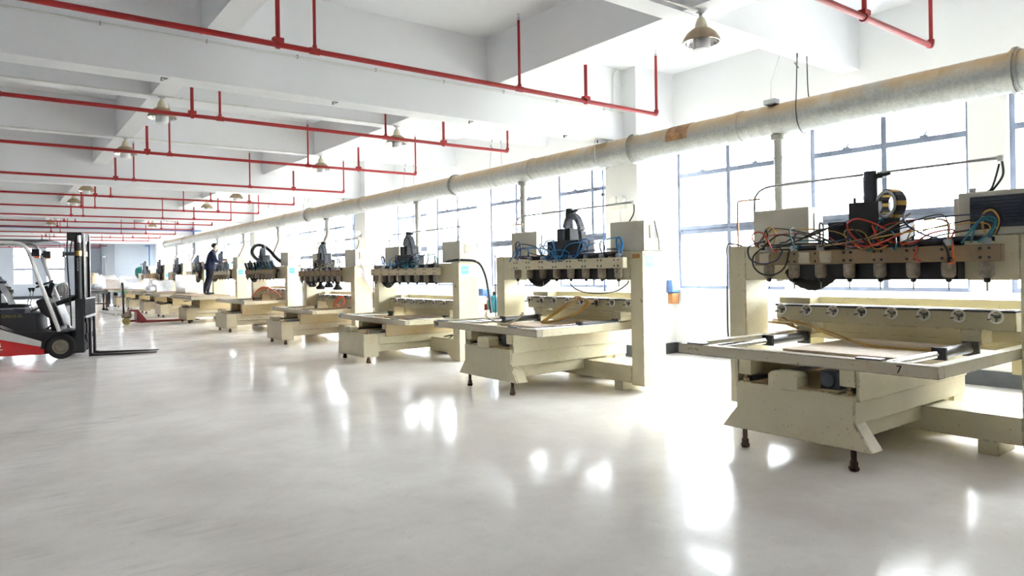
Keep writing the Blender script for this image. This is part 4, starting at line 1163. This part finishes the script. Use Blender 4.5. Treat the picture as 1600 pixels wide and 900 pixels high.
# mast
for v in (0.18, 0.80):
    P('mast_rail', MB().box(0.21, 0.31, v, v + 0.085, 0.08, 2.33), 'black', bev=0.004)
    P('inner_rail', MB().box(0.315, 0.325, v + 0.02, v + 0.08, 0.1, 2.35).box(0.325, 0.355, v + 0.045, v + 0.055, 0.1, 2.35).box(0.355, 0.37, v + 0.02, v + 0.08, 0.1, 2.35), 'dsteel')
    lc = P('lift_cylinder', MB().cyl((0.285, v - 0.03, 0.1), (0.285, v - 0.03, 2.32), 0.042), 'black')
    P('cylinder_ring', MB().cyl((0.285, v - 0.03, 1.93), (0.285, v - 0.03, 2.02), 0.052), 'brass', lc)
    P('chrome_rod', MB().cyl((0.30, v - 0.05, 2.18), (0.30, v - 0.05, 2.31), 0.03), 'rod', lc)
lm = MB()
for k in range(7):
    z = 1.64 + k * 0.036
    lm.box(0.27, 0.285, 0.1035, 0.1055, z, z + 0.006).box(0.27, 0.274, 0.1035, 0.1055, z, z + 0.026).box(0.274 + 0.012 * (k % 2), 0.29, 0.1035, 0.1055, z + 0.018, z + 0.025)
P('lettering', lm, 'letterw')
P('mast_head', MB().box(0.10, 0.35, 0.14, 0.92, 2.22, 2.375), 'black', bev=0.01)
P('mast_crossbar', MB().box(0.23, 0.33, 0.2, 0.85, 0.75, 0.85), 'black')
P('mast_crossbar', MB().box(0.23, 0.33, 0.2, 0.85, 0.12, 0.24), 'black')
P('hose_bracket', MB().box(0.04, 0.25, 0.12, 0.2, 1.93, 2.0).box(0.03, 0.07, 0.1, 0.22, 1.90, 2.02), 'dsteel')
P('hydraulic_hose', MB().tube(smooth_path([(0.15, 0.16, 2.3), (0.11, 0.15, 2.2), (0.10, 0.16, 2.0), (0.11, 0.16, 1.6), (0.14, 0.16, 1.1), (0.15, 0.16, 0.6)], 5), 0.014, 6), 'cable')
P('hydraulic_hose', MB().tube(smooth_path([(0.17, 0.3, 2.3), (0.14, 0.3, 2.1), (0.13, 0.3, 2.0)], 5), 0.014, 6), 'cable')
P('lift_chain', MB().box(0.33, 0.35, 0.46, 0.5, 0.6, 2.3), 'spindle')
P('tilt_cylinder', MB().cyl((-0.12, 0.3, 1.02), (0.24, 0.3, 1.14), 0.045), 'black')
P('carriage', MB().box(0.375, 0.41, 0.08, 1.0, 0.34, 0.44).box(0.375, 0.41, 0.08, 1.0, 0.66, 0.78).box(0.37, 0.39, 0.3, 0.8, 0.3, 0.8), 'black')
bk = MB().box(0.39, 0.42, -0.02, 1.08, 1.10, 1.125)
P('backrest_rail', bk, 'dsteel')
P('backrest_rail', MB().box(0.39, 0.42, -0.02, 1.08, 0.75, 0.79), 'greyc')
for k in range(8):
    v = 0.0 + k * 0.152
    P('backrest_bar', MB().box(0.39, 0.415, v - 0.02, v + 0.02, 0.79, 1.10), 'black')
P('carriage_side', MB().box(0.25, 0.385, -0.03, 0.02, 0.1, 1.11), 'black')
for v in (0.26, 0.74):
    P('fork', MB().prism([(0.42, 0.0), (1.58, 0.008), (1.58, 0.018), (0.53, 0.045), (0.465, 0.06), (0.46, 0.74), (0.42, 0.74)], 'y', v - 0.05, v + 0.05), 'black', bev=0.003)

# ================================================================== pallet truck
pt = Thing('pallet_truck', (3.35, 24.8, 0), 'red long-fork hand pallet truck with yellow wheel, standing in front of the sixth machine', 'truck', rz=math.radians(1), local=True)
P = pt.part
for v in (-0.05, 0.12):
    w_ = P('steer_wheel', MB().lathe((0, v, 0.105), [(0.03, 0), (0.095, 0), (0.105, 0.01), (0.105, 0.06), (0.095, 0.07), (0.03, 0.07), (0.03, 0.0)], 20, (0, 1, 0), False), 'yellowp')
    P('wheel_hub', MB().cyl((0, v - 0.005, 0.105), (0, v + 0.075, 0.105), 0.035), 'spindle', w_)
P('pump_body', MB().lathe((0.03, 0.05, 0.2), [(0, 0), (0.09, 0), (0.13, 0.06), (0.12, 0.14), (0.07, 0.2), (0, 0.21)], 14).box(-0.13, 0.02, -0.02, 0.12, 0.22, 0.34).cyl((0.1, 0.05, 0.24), (0.1, 0.05, 0.46), 0.04), 'spindle')
P('handle_bar', MB().bar((-0.07, 0.05, 0.32), (-0.09, 0.05, 1.30), 0.05, 0.05), 'black')
P('handle_grip', MB().tube(smooth_path([(-0.09, 0.05, 1.12), (-0.095, -0.04, 1.22), (-0.1, -0.06, 1.30), (-0.1, 0.05, 1.33), (-0.1, 0.16, 1.30), (-0.095, 0.14, 1.22), (-0.09, 0.05, 1.12)], 5), 0.022, 8), 'rubber')
fr_ = P('frame_head', MB().prism([(0.08, 0.43), (0.08, 0.47), (0.30, 0.47), (0.55, 0.12), (0.36, 0.06), (0.26, 0.06), (0.26, 0.40)], 'y', -0.18, -0.15).prism([(0.08, 0.43), (0.08, 0.47), (0.30, 0.47), (0.55, 0.12), (0.36, 0.06), (0.26, 0.06), (0.26, 0.40)], 'y', 0.25, 0.28).box(0.26, 0.34, -0.15, 0.25, 0.06, 0.44).box(0.06, 0.3, -0.17, 0.27, 0.44, 0.475), 'redp')
for v in (-0.19, 0.175):
    P('fork', MB().prism([(0.36, 0.045), (0.36, 0.12), (1.2, 0.095), (1.95, 0.092), (2.12, 0.08), (2.12, 0.06), (1.8, 0.045)], 'y', v, v + 0.15), 'redp', bev=0.006)
    P('load_roller', MB().cyl((1.88, v + 0.03, 0.042), (1.88, v + 0.12, 0.042), 0.042), 'rubber')
P('axle_link', MB().bar((0.0, 0.05, 0.105), (0.3, 0.05, 0.12), 0.14, 0.06), 'redp')

# ================================================================== goods on the far beds
def lumpy(mb, seed, amp, sub=3):
    """box/prism mesh subdivided and pushed about a little like wrapped film"""
    bm = bmesh.new()
    vs = [bm.verts.new(v) for v in mb.v]
    for q in mb.f:
        bm.faces.new([vs[i] for i in q])
    bmesh.ops.subdivide_edges(bm, edges=bm.edges[:], cuts=sub, use_grid_fill=True)
    rr = random.Random(seed)
    for v in bm.verts:
        v.co += Vector((rr.uniform(-amp, amp), rr.uniform(-amp, amp), rr.uniform(-amp, amp) if v.co.z > 0.95 else 0))
    out = MB()
    bm.verts.index_update()
    out.v = [tuple(v.co) for v in bm.verts]
    out.f = [tuple(v.index for v in f.verts) for f in bm.faces]
    bm.free()
    return out
BT = 0.905
solo('wrapped_block', lumpy(MB().box(5.57, 5.93, 27.2, 28.85, BT, 1.56), 3, 0.012, 4), 'wrap', 'beige stretch-wrapped block standing on the bed beside the man', 'block', org=(5.8, 28, BT))
solo('wrapped_bundle', lumpy(MB().box(5.30, 5.92, 31.0, 32.6, BT, 1.36), 4, 0.03, 4), 'film', 'white film-wrapped bundle left of the beige block', 'bundle', org=(5.6, 32, BT))
solo('film_roll', MB().lathe((4.92, 30.75, BT + 0.11), [(0.03, 0), (0.11, 0), (0.11, 0.35), (0.03, 0.35), (0.03, 0)], 16, (0.6, 0.8, 0), False), 'film', 'small white film roll lying before the white bundle', 'roll', org=(5.1, 31, BT))
solo('wrapped_block', lumpy(MB().box(5.60, 5.92, 34.8, 36.1, BT, 1.42), 5, 0.012, 4), 'wrap', 'beige wrapped block under the brown carton', 'block', org=(5.8, 35.5, BT))
t = Thing('carton', (5.8, 35.5, 1.43), 'brown carton on the wrapped block below the far motor heads', 'box')
t.part('carton_body', MB().box(5.64, 5.88, 34.95, 35.95, 1.438, 1.66), 'card', bev=0.01)
t.part('carton_tape', MB().box(5.635, 5.885, 35.4, 35.5, 1.436, 1.665), 'ply')
solo('wrapped_bundle', lumpy(MB().prism([(38.7, BT), (40.9, BT), (40.9, 1.56), (40.4, 1.58), (38.9, 1.28), (38.7, 1.2)], 'x', 5.25, 5.9), 6, 0.03, 3), 'film', 'long sloping white film-wrapped bundle in front of the green tank', 'bundle', org=(5.5, 39.8, BT))
solo('wrapped_bundle', lumpy(MB().prism([(42.95, BT), (45.3, BT), (45.3, 1.62), (44.9, 1.66), (43.1, 1.4)], 'x', 4.85, 5.5), 7, 0.03, 3), 'wrap', 'beige film-wrapped bundle, leftmost on the far beds', 'bundle', org=(5.1, 44.1, BT))
solo('hose_coil', MB().torus((5.6, 41.25, 1.3), 0.28, 0.05, (0.3, 1, 0), (0, 0.2, 1), 20, 8), 'dsteel', 'grey hose coil standing behind the white bundle', 'coil', org=(5.6, 41.2, 1.3))
t = Thing('green_board', (4.68, 36, 0.8), 'light green board fixed along the ninth bed edge', 'board')
t.part('board', MB().box(4.66, 4.695, 34.55, 37.5, 0.79, 0.90), 'green')

t = Thing('work_table', (5.4, 44.4, 0), 'brown topped work table past the tenth machine, beige bundle on it', 'table')
t.part('table_top', MB().box(4.7, 6.1, 42.4, 46.3, 0.80, BT - 0.003), 'wood', bev=0.01)
for x in (4.8, 6.0):
    for y in (42.6, 46.1):
        t.part('leg', MB().box(x - 0.05, x + 0.05, y - 0.05, y + 0.05, 0, 0.80), 'dsteel')
# green pressure tank
t = Thing('pressure_tank', (8.2, 53.6, 0), 'dark green pressure tank by the far white partition', 'tank')
t.part('tank_shell', MB().lathe((8.2, 53.6, 0), [(0, 0.25), (0.25, 0.28), (0.42, 0.42), (0.42, 1.95), (0.36, 2.12), (0.2, 2.22), (0, 2.25)], 28), 'tankg')
t.part('weld_band', MB().tube([(8.2, 53.6, 1.15), (8.2, 53.6, 1.2)], 0.428, 28), 'tankg')
for a in (0.5, 2.6, 4.7):
    t.part('leg', MB().bar((8.2 + 0.34 * math.cos(a), 53.6 + 0.34 * math.sin(a), 0), (8.2 + 0.34 * math.cos(a), 53.6 + 0.34 * math.sin(a), 0.45), 0.07, 0.05), 'tankg')
t.part('safety_valve', MB().cyl((8.2, 53.6, 2.24), (8.2, 53.6, 2.42), 0.03).box(8.14, 8.26, 53.55, 53.65, 2.36, 2.44), 'dsteel')
t.part('pressure_gauge', MB().lathe((8.22, 53.17, 1.75), [(0, 0), (0.09, 0), (0.09, 0.05), (0, 0.05)], 16, (0, -1, 0)), 'sticker')

# left background
t = Thing('stacked_parts_bench', (0.45, 46, 0), 'bench piled with dark machine parts behind the forklift seat', 'bench')
t.part('bench_top', MB().box(-1.2, 0.85, 45.6, 46.6, 0.74, 0.80), 'dsteel')
for x in (-1.1, 0.75):
    for y in (45.7, 46.5):
        t.part('leg', MB().box(x - 0.04, x + 0.04, y - 0.04, y + 0.04, 0, 0.74), 'dsteel')
rr = random.Random(9)
for k in range(4):
    z0 = 0.80 + 0.16 * k
    solo('steel_tray', MB().box(-1.0, 0.85 - 0.10 * k, 45.7, 46.5, z0, z0 + 0.15).box(-0.9, 0.75 - 0.1 * k, 45.65, 45.7, z0 + 0.03, z0 + 0.09), ('brown', 'dsteel', 'grey', 'darkblue')[k], 'dark machine-part tray on the far left bench, %s from the bottom' % ORD[k].replace('nearest', 'first'), 'tray', 'trays stacked on the bench', org=(-0.1, 46.1, z0), bev=0.02)
solo('gear_motor', MB().cyl((0.25, 45.9, 1.55), (0.25, 46.3, 1.55), 0.12).box(0.0, 0.45, 45.95, 46.25, 1.44, 1.5), 'dsteel', 'small motor on top of the tray pile at far left', 'motor', org=(0.25, 46.1, 1.44))
solo('wooden_roll', MB().lathe((0.1, 45.3, 0.46), [(0, 0), (0.21, 0), (0.21, 0.7), (0, 0.7)], 20, (1, 0.05, 0)).box(0.1, 0.8, 45.1, 45.5, 0, 0.25), 'ply', 'orange-brown wooden roll on a block below the far left bench', 'roll', org=(0.4, 45.3, 0))
t = Thing('wrapped_pump', (3.1, 45.5, 0), 'wire-mesh covered pump on a stand seen between the forklift pillars', 'pump')
t.part('stand', MB().box(2.85, 3.35, 45.2, 45.8, 0, 0.5), 'dsteel')
t.part('pump_body', MB().ball((3.1, 45.5, 0.9), 0.3, 0.3, 0.42), 'grey')
for k in range(6):
    a = PI * k / 6
    t.part('wire_hoop', MB().torus((3.1, 45.5, 0.9), 0.34, 0.018, (math.cos(a), math.sin(a), 0), (0, 0, 1.25), 20, 5), 'dsteel')
t = Thing('covered_machine', (5.0, 50, 0), 'round machine under a beige tarpaulin beside the forklift mast', 'machine')
t.part('tarpaulin', lumpy(MB().lathe((5.0, 50, 0), [(0, 1.82), (0.22, 1.78), (0.34, 1.55), (0.37, 1.1), (0.34, 0.6), (0, 0.6)], 14), 2, 0.02, 1), 'ply')
t.part('machine_base', MB().box(4.65, 5.35, 49.7, 50.3, 0, 0.62), 'dsteel')
t = Thing('steel_cart', (3.85, 35.6, 0), 'dark steel cart with a tray, right of the forklift mast', 'cart')
t.part('tray', MB().box(3.3, 4.05, 35.2, 36.2, 0.80, 0.95), 'dsteel')
t.part('lower_shelf', MB().box(3.3, 4.0, 35.2, 36.2, 0.34, 0.38), 'brown')
for x in (3.34, 3.98):
    for y in (35.24, 36.16):
        lg = t.part('leg', MB().box(x - 0.03, x + 0.03, y - 0.03, y + 0.03, 0.14, 0.8), 'brown')
        t.part('caster', MB().cyl((x, y - 0.025, 0.07), (x, y + 0.025, 0.07), 0.07), 'rubber', lg)
solo('cloth_bundle', lumpy(MB().ball((3.6, 35.6, 1.11), 0.26, 0.35, 0.14, 10, 6), 12, 0.02, 0), 'film', 'crumpled pale cloth on the steel cart', 'cloth', org=(3.6, 35.6, 0.95))
for k in range(2):
    x = 4.72 + 0.34 * k
    t = Thing('trolley', (x, 41.2, 0), ('dark blue narrow trolley left of the two under the far beds', 'dark blue narrow trolley right of the two under the far beds')[k], 'trolley')
    t.part('body', MB().box(x - 0.1, x + 0.1, 41.0, 41.5, 0.12, 0.76), 'darkblue', bev=0.02)
    for y in (41.08, 41.42):
        t.part('caster', MB().cyl((x - 0.05, y, 0.06), (x + 0.05, y, 0.06), 0.06), 'rubber')
for k in range(4):
    a = Vector((3.72 + 0.10 * k, 35.0 - 0.5 * k, 0.05))
    b = Vector((3.92 + 0.14 * k - 0.05, 31.3 - 0.1 * k, 0.05))
    o = solo('paper_tube', MB().tube([a, b], 0.05, 12), 'whiteh', 'white tube lying on the floor, %s of four from the left' % ['first', 'second', 'third', 'fourth'][k], 'tube', 'white tubes on the floor', org=(a + b) / 2)
# vacuum pump behind the third machine
t = Thing('vacuum_pump', (8.8, 12.5, 0), 'small teal and red pump with blue motor behind the third machine', 'pump')
t.part('base', MB().box(8.5, 9.15, 12.2, 12.9, 0, 0.56), 'beige', bev=0.02)
t.part('pump_body', MB().cyl((8.6, 12.68, 0.78), (8.95, 12.68, 0.78), 0.15), 'redp')
t.part('motor', MB().box(8.65, 8.9, 12.6, 12.8, 0.92, 1.13), 'pipeb', bev=0.03)
t.part('receiver', MB().ball((8.85, 12.42, 0.78), 0.17, 0.17, 0.2), 'teal')
t.part('outlet', MB().cyl((8.85, 12.42, 0.96), (8.85, 12.42, 1.05), 0.04), 'black')

# ================================================================== the man on the sixth bed
t = Thing('person', (5.62, 23.9, 0.896), 'man in navy work clothes and mask standing on a machine bed', 'person', local=True)
def skin_body():
    J, E, R = [], [], []
    def v(p, r, parent=None):
        J.append(p)
        R.append(r)
        if parent is not None:
            E.append((parent, len(J) - 1))
        return len(J) - 1
    pel = v((0.03, 0, 0.90), (0.165, 0.17))
    sp = v((0.03, 0, 1.06), (0.155, 0.165), pel)
    ch = v((0.06, 0, 1.25), (0.16, 0.18), sp)
    nb = v((0.13, 0, 1.38), (0.085, 0.11), ch)
    nk = v((0.165, 0, 1.44), (0.056, 0.056), nb)
    h0 = v((0.195, 0, 1.50), (0.072, 0.064), nk)
    h1 = v((0.205, 0, 1.565), (0.098, 0.078), h0)
    h2 = v((0.19, 0, 1.625), (0.088, 0.074), h1)
    v((0.18, 0, 1.665), (0.045, 0.045), h2)
    for s, kx, ax_, hx in ((1, 0.03, -0.02, 0.42), (-1, -0.04, -0.17, 0.46)):
        hip = v((0.03, 0.085 * s, 0.84), (0.125, 0.11), pel)
        kn = v((kx, 0.10 * s, 0.47), (0.10, 0.09), hip)
        cf = v((kx * 0.5 + ax_ * 0.5 - 0.02, 0.11 * s, 0.32), (0.09, 0.08), kn)
        an = v((ax_, 0.11 * s, 0.09), (0.043, 0.042), cf)
        hl = v((ax_ + 0.02, 0.11 * s, 0.045), (0.042, 0.04), an)
        ba = v((ax_ + 0.13, 0.12 * s, 0.036), (0.034, 0.042), hl)
        v((ax_ + 0.20, 0.12 * s, 0.03), (0.026, 0.036), ba)
        sh = v((0.09, 0.155 * s, 1.335), (0.085, 0.08), ch)
        el = v((0.17 if s < 0 else 0.2, 0.235 * s, 1.09), (0.068, 0.064), sh)
        wr = v((hx - 0.06, 0.14 * s, 1.07), (0.032, 0.034), el)
        pm = v((hx, 0.12 * s, 1.085), (0.022, 0.036), wr)
        for q in range(4):
            f1 = v((hx + 0.05, 0.12 * s + (q - 1.5) * 0.021, 1.10), (0.0095, 0.0095), pm)
            ln = (0.03, 0.036, 0.034, 0.026)[q]
            f2 = v((hx + 0.05 + ln, 0.12 * s + (q - 1.5) * 0.022, 1.095), (0.0088, 0.0088), f1)
            v((hx + 0.05 + ln * 1.4, 0.12 * s + (q - 1.5) * 0.022, 1.065), (0.008, 0.008), f2)
        t1 = v((hx + 0.005, 0.12 * s - 0.045 * s, 1.09), (0.012, 0.012), pm)
        v((hx + 0.045, 0.12 * s - 0.06 * s, 1.075), (0.0095, 0.0095), t1)
    me = bpy.data.meshes.new('body_skeleton')
    me.from_pydata(J, E, [])
    o = bpy.data.objects.new('body_skeleton', me)
    COL.objects.link(o)
    o.modifiers.new('skin', 'SKIN')
    sk_ = me.skin_vertices[0] if me.skin_vertices else None
    if sk_ is None:
        with bpy.context.temp_override(object=o, active_object=o):
            bpy.ops.mesh.customdata_skin_add()
        sk_ = me.skin_vertices[0]
    for i, r in enumerate(R):
        sk_.data[i].radius = r
    sk_.data[0].use_root = True
    sb = o.modifiers.new('subdivision', 'SUBSURF')
    sb.levels = sb.render_levels = 2
    bpy.context.view_layer.update()
    out = bpy.data.meshes.new_from_object(o.evaluated_get(bpy.context.evaluated_depsgraph_get()))
    bpy.data.objects.remove(o)
    # nose and eye hollows
    for vt in out.vertices:
        d = (Vector(vt.co) - Vector((0.30, 0, 1.555)))
        if d.length < 0.035:
            vt.co.x += 0.02 * (1 - d.length / 0.035)
        for s in (1, -1):
            e_ = (Vector(vt.co) - Vector((0.285, 0.03 * s, 1.585))).length
            if e_ < 0.025:
                vt.co.x -= 0.008 * (1 - e_ / 0.025)
    out.materials.clear()
    for k in ('navy', 'trouser', 'skin', 'black'):
        out.materials.append(M[k])
    for p in out.polygons:
        c = p.center
        p.use_smooth = True
        if c.z < 0.085:
            p.material_index = 3
        elif c.z > 1.43 or (c.x > 0.385 and 1.0 < c.z < 1.2):
            p.material_index = 2
        elif c.z < 0.86:
            p.material_index = 1
        else:
            p.material_index = 0
    return out
bo = bpy.data.objects.new('body', skin_body())
bo.parent = t.o
t.o.scale = (1.0, 1.0, 1.0)
COL.objects.link(bo)
P = t.part
hair = MB().ball((0.175, 0, 1.60), 0.104, 0.088, 0.092, 18, 12)
hair.v = [(min(x, 0.215 + max(0, z - 1.60) * 0.75), y, max(z, 1.51 + max(0, x - 0.12) * 1.1)) for x, y, z in hair.v]
P('hair', hair, 'hair')
P('face_mask', MB().prism([(0.26, 1.475), (0.315, 1.495), (0.328, 1.535), (0.30, 1.56), (0.255, 1.545)], 'y', -0.05, 0.05), 'mask', bev=0.012)
P('mask_strap', MB().bar((0.26, -0.07, 1.53), (0.19, -0.083, 1.56), 0.006, 0.006), 'mask')
for s in (1, -1):
    P('ear', MB().ball((0.185, 0.082 * s, 1.56), 0.022, 0.01, 0.032, 10, 8), 'skin')
    P('eye', MB().ball((0.278, 0.03 * s, 1.587), 0.009, 0.012, 0.007, 8, 6), 'black')
P('collar', MB().tube([(0.13, 0, 1.405), (0.155, 0, 1.445)], [0.085, 0.068], 16), 'navy')
P('jacket_hem', MB().lathe((0.03, 0, 0.82), [(0.17, 0.0), (0.185, 0.02), (0.18, 0.12), (0.165, 0.2), (0.14, 0.2), (0.15, 0.0)], 20), 'navy')
